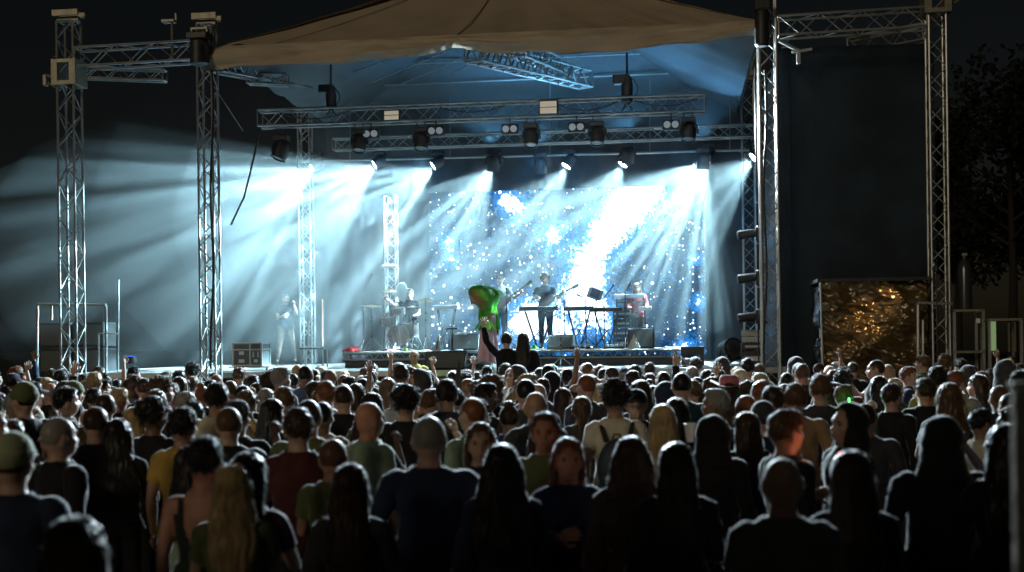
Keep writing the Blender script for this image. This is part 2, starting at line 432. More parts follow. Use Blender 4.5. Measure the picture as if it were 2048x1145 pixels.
# purlins under the roof sheet
for k in range(6):
    t = .18 + .13 * k
    a0 = Vector((uL, BV, ZE)).lerp(Vector(APX), t); a1 = Vector((uR, BV, ZE)).lerp(Vector(APX), t)
    MB().tube([S(a0.x, a0.y - .3, a0.z - .25), S(a1.x, a1.y - .3, a1.z - .25)], .02).build('purlin', M['alu'], roof)
for x0, y0, x1, y1 in ((690, 150, 800, 112), (745, 165, 900, 100), (800, 170, 960, 100), (660, 140, 720, 118), (870, 165, 975, 112)):
    MB().tube([atp(x0, y0, 5), atp(x1, y1, 3)], .014).build('stay_bar', M['alu'], roof)

# ---------------------------------------------------------------- drapes
def drape(label, pts, z0, z1, m='drape', amp=.05, freq=9, name='backdrop_curtain'):
    """pts: list of (u,v); a pleated cloth hanging along them"""
    b = MB(); vs = []; fs = []; seg = []
    for (a, c) in zip(pts[:-1], pts[1:]):
        L = math.hypot(c[0] - a[0], c[1] - a[1]); k = max(2, int(L * 14))
        nx, ny = -(c[1] - a[1]) / L, (c[0] - a[0]) / L
        for i in range(k): 
            t = i / k; s = t * L
            seg.append((a[0] + (c[0] - a[0]) * t, a[1] + (c[1] - a[1]) * t, nx, ny, s + a[0] * 3.1))
    seg.append((pts[-1][0], pts[-1][1], 0, 1, 0)); K = 8
    for (u, v, nx, ny, s) in seg:
        for k in range(K + 1):
            t = k / K
            w_ = amp * (math.sin(s * freq + .7 * math.sin(s * 2.3)) + .5 * noise.noise(Vector((s * 1.1, t * 2, 0)))) * (.4 + .6 * t)
            vs.append(S(u + nx * w_, v + ny * w_, z1 + (z0 - z1) * t))
    for i in range(len(seg) - 1):
        for k in range(K):
            a = i * (K + 1) + k; fs.append((a, a + 1, a + K + 2, a + K + 1))
    o = b.add(vs, fs).build(name, M[m], smooth=True); return tag(o, label, 'curtain')
drape('dark backdrop curtain across the rear of the stage', [(-5.6, 7.7), (5.9, 7.7)], DZ, 9.2)
drape('dark side curtain closing the right flank of the stage', [(5.75, 7.5), (5.75, .9)], DZ, 7.9)
o = drape('tall black scrim wall filling the right wing beside the tower', [(uRM + .22, .9), (uRM + 3.1, 1.0)], 0.1, 7.55, m='mesh', amp=.02, freq=4, name='scrim_wall')

# ---------------------------------------------------------------- LED screen
def led_material(x0, x1, z0, z1):
    m = bpy.data.materials.new('led_screen'); m.use_nodes = True; n = m.node_tree.nodes; l = m.node_tree.links; n.clear()
    o = n.new('ShaderNodeOutputMaterial'); em = n.new('ShaderNodeEmission'); l.new(em.outputs[0], o.inputs[0])
    tc = n.new('ShaderNodeTexCoord'); P = tc.outputs['Object']
    def math_(op, a, b_=None, c=None, clamp=False):
        k = n.new('ShaderNodeMath'); k.operation = op; k.use_clamp = clamp
        for i, x in enumerate((a, b_, c)):
            if x is None: continue
            if isinstance(x, (int, float)): k.inputs[i].default_value = x
            else: l.new(x, k.inputs[i])
        return k.outputs[0]
    def nse(scale, detail=4, rough=.6):
        k = n.new('ShaderNodeTexNoise'); k.inputs['Scale'].default_value = scale; k.inputs['Detail'].default_value = detail; k.inputs['Roughness'].default_value = rough
        l.new(P, k.inputs['Vector']); return k.outputs[0]
    def ss(x, a, b_):
        k = n.new('ShaderNodeMapRange'); k.interpolation_type = 'SMOOTHSTEP'; k.inputs[1].default_value = a; k.inputs[2].default_value = b_
        l.new(x, k.inputs[0]); return k.outputs[0]
    W, H = x1 - x0, z1 - z0
    def blob(px, py, r):                        # screen pixels of the photograph -> metres on the panel
        cx = (px - 858) / 550 * W - W / 2; cz = H / 2 - (py - 378) / 322 * H; rr = r * .9 / 550 * W
        k = n.new('ShaderNodeVectorMath'); k.operation = 'DISTANCE'; l.new(P, k.inputs[0]); k.inputs[1].default_value = (cx, 0, cz)
        return math_('SUBTRACT', 1.0, math_('DIVIDE', k.outputs['Value'], rr), clamp=True)
    tot = None
    for (a, b_, r) in ((1275, 395, 95), (1235, 440, 90), (1200, 490, 80), (1160, 540, 75), (1190, 580, 70), (1150, 610, 75), (1040, 645, 85), (1075, 620, 70),
                       (1040, 415, 52), (1010, 395, 40), (1110, 470, 60), (1130, 670, 60), (1210, 640, 60), (895, 475, 34), (900, 510, 28), (1390, 520, 26), (1300, 380, 60), (1370, 690, 45), (1395, 600, 30)):
        q = blob(a, b_, r); tot = q if tot is None else math_('ADD', tot, q)
    fine = nse(9, 6, .75); mid = nse(2.2, 4)
    base = math_('ADD', tot, math_('MULTIPLY', math_('SUBTRACT', fine, .5), 2.0))
    base = math_('ADD', base, math_('MULTIPLY', math_('SUBTRACT', mid, .5), .8))
    white = ss(base, .74, 1.0)
    blue = ss(math_('ADD', base, math_('MULTIPLY', math_('SUBTRACT', nse(24, 3), .5), 1.6)), .05, .75)
    dots = None
    for scale, lo, hi, gate in ((6.5, .18, .11, .50), (13, .21, .12, .52), (2.6, .085, .05, .58)):
        vo = n.new('ShaderNodeTexVoronoi'); vo.inputs['Scale'].default_value = scale; vo.inputs['Randomness'].default_value = 1
        l.new(P, vo.inputs['Vector'])
        sep = n.new('ShaderNodeSeparateColor'); l.new(vo.outputs['Color'], sep.inputs[0])
        on = math_('GREATER_THAN', sep.outputs[0], gate)
        rad = math_('MULTIPLY', math_('ADD', sep.outputs[1], .45), lo)
        d = math_('MULTIPLY', ss(math_('SUBTRACT', rad, vo.outputs['Distance']), 0, lo - hi), on)
        dots = d if dots is None else math_('MAXIMUM', dots, d)
    f = math_('MAXIMUM', white, dots)
    mx = n.new('ShaderNodeMix'); mx.data_type = 'RGBA'; l.new(blue, mx.inputs[0])
    mx.inputs[6].default_value = (.003, .020, .060, 1); mx.inputs[7].default_value = (.015, .24, .74, 1)
    m2 = n.new('ShaderNodeMix'); m2.data_type = 'RGBA'; l.new(f, m2.inputs[0]); l.new(mx.outputs[2], m2.inputs[6]); m2.inputs[7].default_value = (1.9, 2.35, 2.6, 1)
    l.new(m2.outputs[2], em.inputs[0]); em.inputs[1].default_value = 1.3
    return m
SV = 7.0
su0, sz1 = at(858, 378, SV); su1, _ = at(1408, 378, SV); _, sz0 = at(1130, 712, SV); sz1 = (at(858, 378, SV)[1] + at(1408, 378, SV)[1]) / 2
scr = thing('led_screen', 'huge video wall glowing with blue and white stars behind the band', 'video screen', S((su0 + su1) / 2, SV, (sz0 + sz1) / 2))
hw, hh = (su1 - su0) / 2, (sz1 - sz0) / 2
MB().box((0, .06, 0), (2 * hw + .02, .10, 2 * hh + .02)).build('housing', M['black'], scr)
MB().add([(-hw, 0, -hh), (hw, 0, -hh), (hw, 0, hh), (-hw, 0, hh)], [(0, 1, 2, 3)]).build('display', led_material(-hw, hw, -hh, hh), scr)

# ---------------------------------------------------------------- riser
rs = thing('drum_riser', 'long truss-edged riser carrying the band gear', 'riser', (0, 0, 0), 0)
ru0, _ = at(686, 706, 2.7); ru1, _ = at(1362, 706, 2.7)
sbox(MB(), ru0, ru1, 2.7, 6.7, RZ - .04, RZ).build('platform', M['deck'], rs)
def rail(z, v): MB().tube([S(ru0, v, z), S(ru1, v, z)], .024, 8).build('rail', M['alu'], rs, smooth=True)
for z in (RZ - .03, RZ - .165): rail(z, 2.67)
lt = MB(); k = 62
for i in range(k):
    a = ru0 + (ru1 - ru0) * i / k; b_ = ru0 + (ru1 - ru0) * (i + 1) / k
    lt.tube([S(a, 2.67, RZ - .03 if i % 2 else RZ - .165), S(b_, 2.67, RZ - .165 if i % 2 else RZ - .03)], .011, 6)
lt.build('lattice', M['alu'], rs, smooth=True)
for i in range(8):
    u = ru0 + .1 + (ru1 - ru0 - .2) * i / 7
    for v in (2.9, 6.5): MB().tube([S(u, v, DZ), S(u, v, RZ - .04)], .03).build('leg', M['alu'], rs)
sbox(MB(), ru0 + .03, ru1 - .03, 2.74, 2.78, DZ + .01, RZ - .19).build('kick_board', M['black'], rs)
sw = thing('stage_step', 'black low wing step right of the riser', 'step', (0, 0, 0), 0)
w0, _ = at(1350, 706, 2.4); w1, _ = at(1408, 706, 2.4)
sbox(MB(), w0 + .12, w1, 2.3, 3.6, RZ - .13, RZ + .03).build('top', M['black'], sw)
for u in (w0 + .17, w1 - .05):
    for v in (2.35, 3.5): sbox(MB(), u, u + .05, v, v + .05, DZ, RZ - .13).build('leg', M['blackmetal'], sw)
# ================================================================ LAMPS
DOWN = Vector((0, 0, -1))
def head_parts(r, aim, s=1.0, lit=False, neckq=None):
    """moving head hanging from r's origin (the clamp on the pipe)"""
    for a in (-1, 1): MB().tube([(a * .09 * s, 0, 0.02), (a * .09 * s, 0, -.10 * s)], .014).build('clamp', M['blackmetal'], r)
    b = MB(); b.box((0, 0, -.14 * s), (.30 * s, .22 * s, .10 * s)); b.build('base', M['black'], r, bevel=.012)
    y = MB()
    for a in (-1, 1):
        y.tube([(a * .10 * s, 0, -.18 * s), (a * .175 * s, 0, -.26 * s), (a * .18 * s, 0, -.42 * s)], .026 * s, 8)
    y.tube([(-.11 * s, 0, -.20 * s), (.11 * s, 0, -.20 * s)], .03 * s, 8)
    y.build('yoke', M['black'], r, smooth=True)
    q = Vector(aim).to_track_quat('Z', 'Y'); c = Vector((0, 0, -.40 * s))
    h = MB(); h.lathe([(.02 * s, -.20 * s), (.10 * s, -.185 * s), (.145 * s, -.12 * s), (.155 * s, .0), (.15 * s, .12 * s), (.155 * s, .17 * s), (.13 * s, .175 * s), (.125 * s, .15 * s)], 24, c, q)
    for k in range(6):
        h.lathe([(.158 * s, -.10 * s + k * .022 * s), (.158 * s, -.092 * s + k * .022 * s)], 24, c, q)
    hd = h.build('head', M['black'], r, smooth=True)
    ln = MB(); ln.lathe([(.001, .150 * s), (.06 * s, .160 * s), (.122 * s, .152 * s)], 24, c, q); ln.build('lens', M['lamp'] if lit else M['glass'], hd, smooth=True)
    return c, q
def moving_head(label, px, py, v, aim, s=1.0, lit=False, group=None, name='moving_head_light'):
    r = thing(name, label, 'stage light', atp(px, py, v), group=group)
    la = SR.inverted() @ Vector(aim)
    head_parts(r, la, s, lit); return r
BEAM = (.48, .82, .97)
fl = [(718, 252), (842, 248), (1062, 240), (1194, 236), (1376, 228)]
fn = ['moving head hanging left of the beige floodlight', 'moving head just right of the beige floodlight', 'moving head below the second floodlight', 'moving head below the black hoist', 'moving head near the right end of the front truss']
for i, (px, py) in enumerate(fl):
    aim = Vector((-.05, -.28, -1))
    r = moving_head(fn[i] + ', its lens turned down', px, py, 2.45, aim, .95, lit=False, group='moving heads on the front truss')
    spot('lamp_light', r.location + Vector((0, 0, -.75)), (RV * rnd.uniform(-.3, .2) + NV * .85 + DOWN * .45), 900, 80, (.16, .50, .95), parent=r, seed=20 + i, scale=10)  # blue wash added towards the stage rear; the lens itself points down
moving_head('blurry moving head in the smoke left of the front truss end', 562, 262, 2.9, Vector((-.4, -.2, -1)), 1.1, group='moving heads on the front truss')
for i, (px, py, vv) in enumerate([(986, 296, 5.6), (1255, 280, 5.6), (1080, 300, 5.6), (1405, 290, 5.6)]):
    moving_head(['dim moving head under the second truss above the fourth beam', 'dim moving head between the two right beams', 'dim moving head above the fifth beam', 'dim moving head close to the widest beam'][i], px, py, vv, Vector((0, .3, -1)), .95, group='moving heads on the second truss')
    spot('lamp_light', atp(px, py, vv) + Vector((0, 0, .12)), Vector((rnd.uniform(-.3, .3), -.3, 1)), 260, 130, (.14, .46, .85), radius=.05)  # blue uplight added to wash the roof inside; the dim head points down
# blinders
CROWDW = 7500
M['blinder'] = mat('blinder_face', (.6, .65, .7), .3, emis=(.7, .85, 1), estr=.15)
sl = [(742, 250, 'twin-lamp blinder beside the leftmost moving head of the front truss'), (872, 244, 'twin-lamp blinder right of the beige floodlight'), (1020, 240, 'blinder left of the moving head under the second floodlight'), (1153, 236, 'blinder between the second floodlight and the black hoist'), (1342, 231, 'blinder near the right end of the front truss')]
for i, (px, py, lb) in enumerate(sl):
    r = thing('blinder_light', lb, 'stage light', atp(px, py, 2.5), group='blinders on the front truss')
    MB().tube([(0, 0, .03), (0, 0, -.10)], .014).build('clamp', M['blackmetal'], r)
    MB().box((0, 0, -.20), (.34, .14, .21)).build('housing', M['black'], r, bevel=.02)
    for a in (-1, 1):
        MB().lathe([(.001, .0), (.045, .008), (.062, .0), (.07, -.01), (.07, .02)], 18, (a * .082, -.072, -.20), Quaternion((1, 0, 0), PI / 2)).build('reflector', M['blinder'], r, smooth=True)
    if i > 0: spot('lamp_light', r.location + Vector((0, 0, -.20)) - NV * .12, -NV * 1.0 + RV * (.2, .0, .1, -.05, .25)[i] + DOWN * .30, CROWDW, 100, (.72, .90, 1.0), parent=r, radius=.09, blend=.5)  # strong crowd light added for bright head rims; the blinders themselves are dim
# beige lit floodlight panels on the front truss
fm = mat('flood_face', (.75, .68, .55), .6, emis=(.95, .82, .62), estr=.32)
for px, py, w_, h_, lb in ((784, 232, .36, .23, 'glowing beige floodlight panel on the left half of the front truss'), (1097, 216, .40, .30, 'beige floodlight panel on the middle of the front truss')):
    r = thing('flood_panel', lb, 'floodlight', atp(px, py, 2.35), group='floodlights on the front truss')
    MB().box((0, 0, 0), (w_, .10, h_)).build('housing', M['black'], r, bevel=.015)
    MB().box((0, -.055, 0), (w_ - .06, .012, h_ - .05)).build('face', fm, r, bevel=.003)
    MB().box((0, -.066, 0), (w_ - .06, .008, .012)).build('divider', M['black'], r)
# hoists
def hoist(label, px, py, v, h, up, s=1.0):
    r = thing('chain_hoist', label, 'chain hoist', atp(px, py, v))
    MB().lathe([(.06 * s, -.5 * h), (.10 * s, -.45 * h), (.115 * s, .1 * h), (.09 * s, .45 * h), (.03, .5 * h)], 14, (0, 0, 0)).build('chain_bag', M['black'], r, smooth=True)
    MB().box((-.10 * s, 0, .38 * h), (.32 * s, .17 * s, .17 * s)).build('motor', M['black'], r, bevel=.02)
    MB().tube([(0, 0, .4 * h), (.01, 0, up)], .022).build('chain', M['blackmetal'], r)
    MB().tube([(.10 * s, -.04, .4 * h), (.2 * s, -.04, .1 * h), (.19 * s, -.04, -.15 * h), (.06, -.04, -.5 * h)], .010, 6).build('cable', M['black'], r)
    MB().tube([(0, 0, -.45 * h), (-.10, 0, -.75 * h)], .02).build('sling', M['black'], r)
    MB().tube([(0, 0, -.45 * h), (.10, 0, -.75 * h)], .02).build('sling', M['black'], r)
    return r
hoist('black chain hoist and cable bag above the middle of the front truss', 1254, 180, 2.6, .55, .75, 1.1)
hoist('black chain hoist above the left end of the front truss', 662, 196, 2.6, .5, .75, 1.0)
def hblock(label, px, py, v, w_, h_):
    r = thing('chain_hoist', label, 'chain hoist', atp(px, py, v))
    MB().lathe([(w_ * .38, -.5 * h_), (w_ * .5, -.46 * h_), (w_ * .5, .2 * h_), (w_ * .42, .25 * h_)], 16).build('chain_bag', M['black'], r, smooth=True)
    MB().box((0, 0, .36 * h_), (w_ * 1.15, w_, .22 * h_)).build('motor', M['black'], r, bevel=.02)
    MB().box((.0, 0, .62 * h_), (w_ * .9, .05, .04)).build('hook_bar', steel, r)
    for a in (-1, 1): MB().box((a * w_ * .42, 0, .54 * h_), (.03, .04, .14)).build('hook', steel, r)
hblock('large black hoist motor at the left roof corner', 399, 98, -.35, .36, .62)
hblock('long black hoist bag at the right roof corner', 1524, 46, -.35, .26, .85)
# two mast lamps on the left wing truss
r = thing('mast_bracket', 'small pole with a flat arm above the left wing truss', 'bracket', atp(345, 122, -.02))
MB().tube([(0, 0, 0), (0, 0, .72)], .025).build('pole', steel, r); MB().box((-.06, 0, .76), (.26, .16, .06)).build('arm', steel, r, bevel=.01); MB().box((.08, 0, .84), (.03, .03, .14)).build('peg', steel, r)
r = thing('outrigger_bracket', 'pale outrigger bracket beside the left outer tower top', 'bracket', S(uLO - .3, -.1, 7.4))
MB().tube([(-.16, 0, .02), (.18, 0, -.06)], .04).build('arm', steel, r); MB().box((-.14, 0, -.08), (.08, .1, .22)).build('foot', steel, r, bevel=.01); MB().tube([(-.1, 0, -.12), (.16, 0, -.28)], .02).build('strut', steel, r)
r = thing('outrigger_bracket', 'pale outrigger arm right of the far right sleeve block', 'bracket', S(uRO + .36, -.05, 8.1))
MB().box((0, 0, .0), (.40, .06, .05)).build('arm', steel, r, bevel=.006); MB().tube([(.12, 0, -.02), (-.12, 0, -.14)], .02).build('strut', steel, r)
r = thing('outrigger_bracket', 'bright bracket below the right roof corner', 'bracket', atp(1590, 100, .2))
MB().tube([(-.28, 0, .18), (.1, 0, -.04)], .035).build('arm', M['alu'], r); MB().box((.12, 0, -.02), (.36, .05, .04), Matrix.Rotation(-.12, 3, 'Y')).build('bar', M['alu'], r); MB().box((.06, 0, -.16), (.07, .08, .2)).build('foot', M['alu'], r, bevel=.01)
tag(MB().tube([atp(520, 255, 2.4), atp(507, 320, 2.2), atp(488, 395, 2.0), atp(462, 450, 1.8)], .022).build('power_cable', M['black'], smooth=True), 'thick black cable looping down from the left end of the front truss', 'cable')
tag(MB().tube([atp(432, 180, .3), atp(486, 262, 1.2)], .006).build('guy_wire', M['alu']), 'thin wire slanting from the left roof tower', 'wire')

# ---------------------------------------------------------------- the eight lit beam lamps and their light
names = ['first', 'second', 'third', 'fourth', 'fifth', 'sixth', 'seventh']
beams = [(634, 334, 82), (759, 329, 82), (876, 331, 76), (993, 330, 70), (1139, 328, 68), (1252, 325, 68), (1418, 315, 80), (1516, 313, 66)]
bpow = [12000, 12500, 10500, 8000, 6000, 6000, 11500, 6500]
baim = [(-.78, -.30, -.50), (-.78, -.32, -.50), (-.76, -.32, -.54), (-.58, -.28, -.76), (-.52, -.28, -.78), (-.50, -.28, -.80), (-.50, -.38, -.78), (-.74, -.25, -.60)]
for i, (px, py, ang) in enumerate(beams):
    v = 6.4 if i < 7 else 5.2
    if i < 7: lb = ['first of seven blazing beam lamps, above the empty stage left', 'second blazing beam lamp, left of the hanging totem', 'third blazing beam lamp, at the left edge of the screen', 'fourth blazing beam lamp, above the green costume', 'fifth blazing beam lamp, above the guitarist', 'sixth blazing beam lamp, above the music stands', 'seventh blazing beam lamp, the widest cone near the right tower'][i]
    else: lb = 'eighth beam lamp tucked against the right tower'
    p = atp(px, py, v)
    r = thing('beam_light', lb, 'stage light', p + Vector((0, 0, .42)) - SR @ Vector((0, 0, 0)), group='beam lamps in a row above the band')
    aim = RV * baim[i][0] + NV * baim[i][1] + Vector((0, 0, baim[i][2]))
    la = SR.inverted() @ aim
    head_parts(r, la, .9, lit=True)
    L = p + aim.normalized() * .16
    spot('lamp_light', L, aim, bpow[i], ang, BEAM, parent=r, radius=.06, blend=.4 if i < 3 else .2, seed=i * 1.37 + 1, scale=15, floor=.05, strength=3.0)
# side lamps on the right tower
for k, (py, lb) in enumerate(((466, 'topmost of three black side lamps on the right tower'), (554, 'middle one of three black side lamps on the right tower'), (632, 'lowest of three black side lamps on the right tower'))):
    r = thing('side_light', lb, 'stage light', atp(1512, py, .35), group='side lamps on the right tower')
    MB().lathe([(.045, 0), (.075, .05), (.085, .34), (.06, .36)], 16, (.02, 0, 0), Quaternion((0, 1, 0), -PI / 2 - .12)).build('barrel', M['black'], r, smooth=True)
    MB().box((.06, 0, -.02), (.13, .17, .30)).build('housing', M['black'], r, bevel=.03)
    MB().tube([(.08, 0, -.1), (.2, 0, -.12)], .02).build('bracket', M['blackmetal'], r)
r = thing('lamp_boom', 'thin vertical boom pole just left of the right tower', 'pole', atp(1517, 700, .4) * 1)
MB().tube([(0, 0, -.3), (0, 0, 5.2)], .014).build('pole', M['blackmetal'], r)
for z in (1.15, 1.95, 2.7): MB().box((.05, 0, z), (.16, .04, .02)).build('crossbar', M['alu'], r)

# cables hanging on the rig
for k, (x0, x1, sag, lb) in enumerate(((560, 700, 14, 'black cable drooping on the left third of the front truss'), (880, 1010, 12, 'black cable drooping under the middle of the front truss'), (1110, 1235, 16, 'black cable drooping left of the black hoist'), (1270, 1395, 13, 'black cable drooping at the right end of the front truss'))):
    pts = []
    for j in range(13):
        t = j / 12; x = x0 + (x1 - x0) * t; y = 252 - (x - 520) * 31 / 890 - 24 + sag * 4 * t * (1 - t); pts.append(atp(x, y, 2.36 - .02 * math.sin(j * 2)))
    tag(MB().tube(pts, .014, 6).build('power_cable', M['black'], smooth=True), lb, 'cable', 'cables hanging on the front truss')
for px, lb in ((424, 'cable bundle running down the left front tower'), (1530, 'cable bundle running down the right front tower')):
    pts = [atp(px + 3 * math.sin(j * .9), 140 + j * 46, -.17) for j in range(14)]
    tag(MB().tube(pts, .022, 6).build('power_cable', M['black'], smooth=True), lb, 'cable')
# ================================================================ PEOPLE
SKIN = dyed('skin', rough=.55, sheen=.6, spec=.45)
CLOTH = dyed('cloth', rough=.8, sheen=.9, bump=.15, bscale=90)
HAIR = dyed('hair', rough=.36, sheen=1.0, spec=.2)
STRAND = dyed('hair_strand', rough=.35, sheen=.6, spec=.6, translucent=.6)
LIP = mat('lips', (.28, .09, .07), .5); BROW = mat('eyebrows', (.05, .03, .02), .8); EYE = mat('eyes', (.03, .025, .02), .2)
DENIM = dyed('denim', rough=.9, sheen=.1)

def remesh(mb, vox, smooth_it=2):
    me = bpy.data.meshes.new('tmp'); me.from_pydata(mb.v, [], mb.f)
    bm = bmesh.new(); bm.from_mesh(me); bmesh.ops.recalc_face_normals(bm, faces=bm.faces); bm.to_mesh(me); bm.free()
    o = bpy.data.objects.new('tmp', me); C.objects.link(o)
    md = o.modifiers.new('r', 'REMESH'); md.mode = 'VOXEL'; md.voxel_size = vox
    if smooth_it:
        s = o.modifiers.new('s', 'SMOOTH'); s.factor = .5; s.iterations = smooth_it
    dg = bpy.context.evaluated_depsgraph_get(); dg.update()
    r = bpy.data.meshes.new_from_object(o.evaluated_get(dg))
    bpy.data.objects.remove(o); bpy.data.meshes.remove(me)
    return r
def loft(mb, rings, n=20):
    """rings: (x, y, z, rx, ry)"""
    vs = []; fs = []
    for (x, y, z, rx, ry) in rings:
        for j in range(n):
            t = 2 * PI * j / n; vs.append((x + rx * math.cos(t), y + ry * math.sin(t), z))
    k = len(rings)
    for i in range(k - 1):
        for j in range(n):
            j2 = (j + 1) % n; fs.append((i * n + j, i * n + j2, (i + 1) * n + j2, (i + 1) * n + j))
    fs.append(tuple(range(n - 1, -1, -1))); fs.append(tuple((k - 1) * n + j for j in range(n)))
    return mb.add(vs, fs)
def hand(mb, wrist, d, palm_n, side, curl=.35, spread=.25, s=1.0):
    """palm and five fingers, from the wrist along d; palm_n = way the palm faces; side = +1/-1 where the thumb leaves"""
    d = Vector(d).normalized(); n_ = (Vector(palm_n) - d * Vector(palm_n).dot(d)).normalized(); t = d.cross(n_) * side
    w_ = Vector(wrist)
    vs = []
    q = Matrix((t, d, n_)).transposed()
    mb.ell(w_ + d * .052 * s, (.041 * s, .052 * s, .016 * s), q.to_quaternion(), nu=12, nv=8)
    L = [.070, .078, .073, .058]
    for i in range(4):
        off = (.030 - .020 * i) * s
        p0 = w_ + d * (.088 - .006 * abs(i - 1.3)) * s + t * off
        fd = (d + t * (spread * (1.5 - i) * .35)).normalized()
        a = curl * (1 + .15 * i); l_ = L[i] * s; pts = [p0 - d * .02 * s, p0]; cur = p0
        for k, fr in enumerate((.42, .33, .25)):
            ang = a * (k + .6)
            dd = fd * math.cos(ang) + n_ * math.sin(ang)
            cur = cur + dd * l_ * fr; pts.append(cur)
        mb.tube(pts, [.0098 * s, .0095 * s, .0086 * s, .0078 * s, .0055 * s], 8)
    p0 = w_ + d * .03 * s + t * .030 * s
    mb.tube([p0 - t * .012 * s, p0 + (d * .6 + t * .8).normalized() * .03 * s, p0 + (d * .75 + t * .62 + n_ * .15 * (1 + curl)).normalized() * .062 * s, p0 + (d * .9 + t * .42 + n_ * .25 * (1 + curl)).normalized() * .084 * s],
            [.013 * s, .0125 * s, .0105 * s, .007 * s], 8)

HC = Vector((0, .012, 1.625))      # head centre of the 1.74 m figure (faces +Y)
ARMS = {
    'down':   ((.055, -.02, -.28), (.015, .06, -.25), (0, .2, -1)),
    'front':  ((.06, .10, -.26), (-.13, .18, .06), (-.6, .7, .3)),
    'phone':  ((.05, .22, -.16), (-.09, .13, .22), (-.1, .1, 1)),
    'up':     ((.10, .10, .25), (.02, .03, .25), (0, .1, 1)),
    'upwide': ((.17, .10, .20), (.05, .02, .25), (0, .1, 1)),
    'pocket': ((.10, -.05, -.26), (-.06, .10, -.20), (-.3, .4, -.8)),
    'guitar': ((.10, .06, -.25), (-.08, .22, .03), (-.8, .5, 0)),
    'neckhand': ((.14, .10, -.23), (.12, .18, .10), (.3, .6, .6)),
    'reach':  ((.16, .20, -.05), (.12, .20, .14), (.3, .7, .5)),
    'keys':   ((.05, .08, -.26), (-.02, .24, -.02), (0, 1, -.1)),
}
def figure(name, armL='down', armR='down', lean=0.0, slim=0.0, legs='stand', sleeves='short', face=False, head_tilt=0.0, head_yaw=0.0, top='shirt', vox=.017, curl=.4, skirt=False, bust=False):
    """returns dict of meshes: body (one continuous surface), shirt, trousers; -x is the figure's left when it faces +y"""
    mb = MB(); seg = []                      # seg: (label, a, b)
    f = 1 - slim
    def T(p):                                # lean the upper body forward about the hips
        p = Vector(p)
        if p.z > .95 and lean:
            a = -lean * min(1, (p.z - .95) / .25); dz = p.z - .95; p = Vector((p.x, p.y * math.cos(a) - dz * math.sin(a), .95 + p.y * math.sin(a) + dz * math.cos(a)))
        return p
    sit = legs == 'sit'
    rings = [(0, 0, .86, .150 * f, .105), (0, .0, .93, .168 * f, .118), (0, 0, 1.03, .150 * f, .105), (0, .005, 1.12, .142 * f, .10), (0, .01, 1.22, .155 * f, .112), (0, .01, 1.32, .172 * f, .118), (0, 0, 1.385, .165 * f, .10), (0, -.008, 1.425, .128 * f, .086), (0, -.01, 1.465, .082, .070)]
    o = len(mb.v); loft(mb, rings)
    mb.v[o:] = [tuple(T(v)) for v in mb.v[o:]]
    if bust:
        for a in (-1, 1): mb.ell(T((a * .075, .085, 1.27)), (.062, .055, .058))
    hp = T((0, -.01, 1.44)); htop = T(HC - Vector((0, 0, .012)))
    mb.tube([T((0, -.015, 1.42)), T((0, -.006, 1.50)), T((0, .004, 1.57))], [.070, .061, .060], 14)
    # head
    hq = (Matrix.Rotation(head_yaw, 3, 'Z') @ Matrix.Rotation(-lean * .6 + head_tilt, 3, 'X') @ Matrix.Diagonal((1.12, 1.08, 1.07)))
    def Hp(p): return htop + hq @ (Vector(p) - HC)
    HS = 1.09
    o = len(mb.v); h = MB()
    h.ell((0, -.004, 1.642), (.073, .093, .092), nu=22, nv=14)
    h.ell((0, .030, 1.585), (.056, .066, .072), nu=18, nv=12)
    h.ell((0, .062, 1.540), (.030, .028, .026)); h.ell((0, -.02, 1.60), (.062, .07, .07))
    h.tube([(0, .088, 1.638), (0, .104, 1.605), (0, .112, 1.588)], [.010, .013, .015], 8); h.ell((0, .102, 1.584), (.019, .013, .010))
    h.ell((0, .082, 1.655), (.052, .018, .012))
    h.ell((0, .088, 1.562), (.026, .014, .007)); h.ell((0, .086, 1.552), (.022, .014, .008))
    for a in (-1, 1):
        h.ell((a * .046, .060, 1.600), (.024, .026, .018))
        h.ell((a * .078, -.008, 1.608), (.010, .022, .034), Quaternion((0, 1, 0), a * .2) @ Quaternion((0, 0, 1), a * .35))
    mb.add([Hp(v) for v in h.v], h.f)
    # shoulders and arms
    hands = MB()
    for a, pose in ((-1, armL), (1, armR)):
        ua, fa, hd = ARMS[pose]
        sh = T((a * .178 * f, -.005, 1.405)); mb.ell(sh - Vector((a * .018, 0, .012)), (.056, .056, .052))
        up = pose.startswith('up') or pose in ('reach',)
        el = sh + Vector((a * ua[0], ua[1], ua[2])); wr = el + Vector((a * fa[0], fa[1], fa[2]))
        mb.tube([sh, sh.lerp(el, .35), sh.lerp(el, .75), el], [.052, .050 * (1 - slim * .5), .043, .038], 12); mb.ell(el, (.038, .038, .038))
        mb.tube([el, el.lerp(wr, .3), wr], [.038, .041, .027], 12); mb.ell(wr, (.027, .027, .027))
        hdv = Vector((a * hd[0], hd[1], hd[2]))
        seg.append(('arm', sh.copy(), el.copy())); seg.append(('fore', el.copy(), wr.copy()))
        pn = Vector((0, 1, 0)) if up else Vector((-a, .1, 0))
        if pose == 'phone': pn = Vector((-a, .3, 0))
        if pose in ('guitar', 'neckhand'): pn = Vector((0, -1, .2))
        if pose == 'keys': pn = Vector((0, 0, -1))
        crl = .12 if pose.startswith('up') else (.9 if pose in ('phone', 'guitar', 'neckhand') else curl)
        hand(hands, wr - hdv.normalized() * .01, hdv, pn, -a if pn.z > -.5 and not up else a, crl, .7 if up else .25)
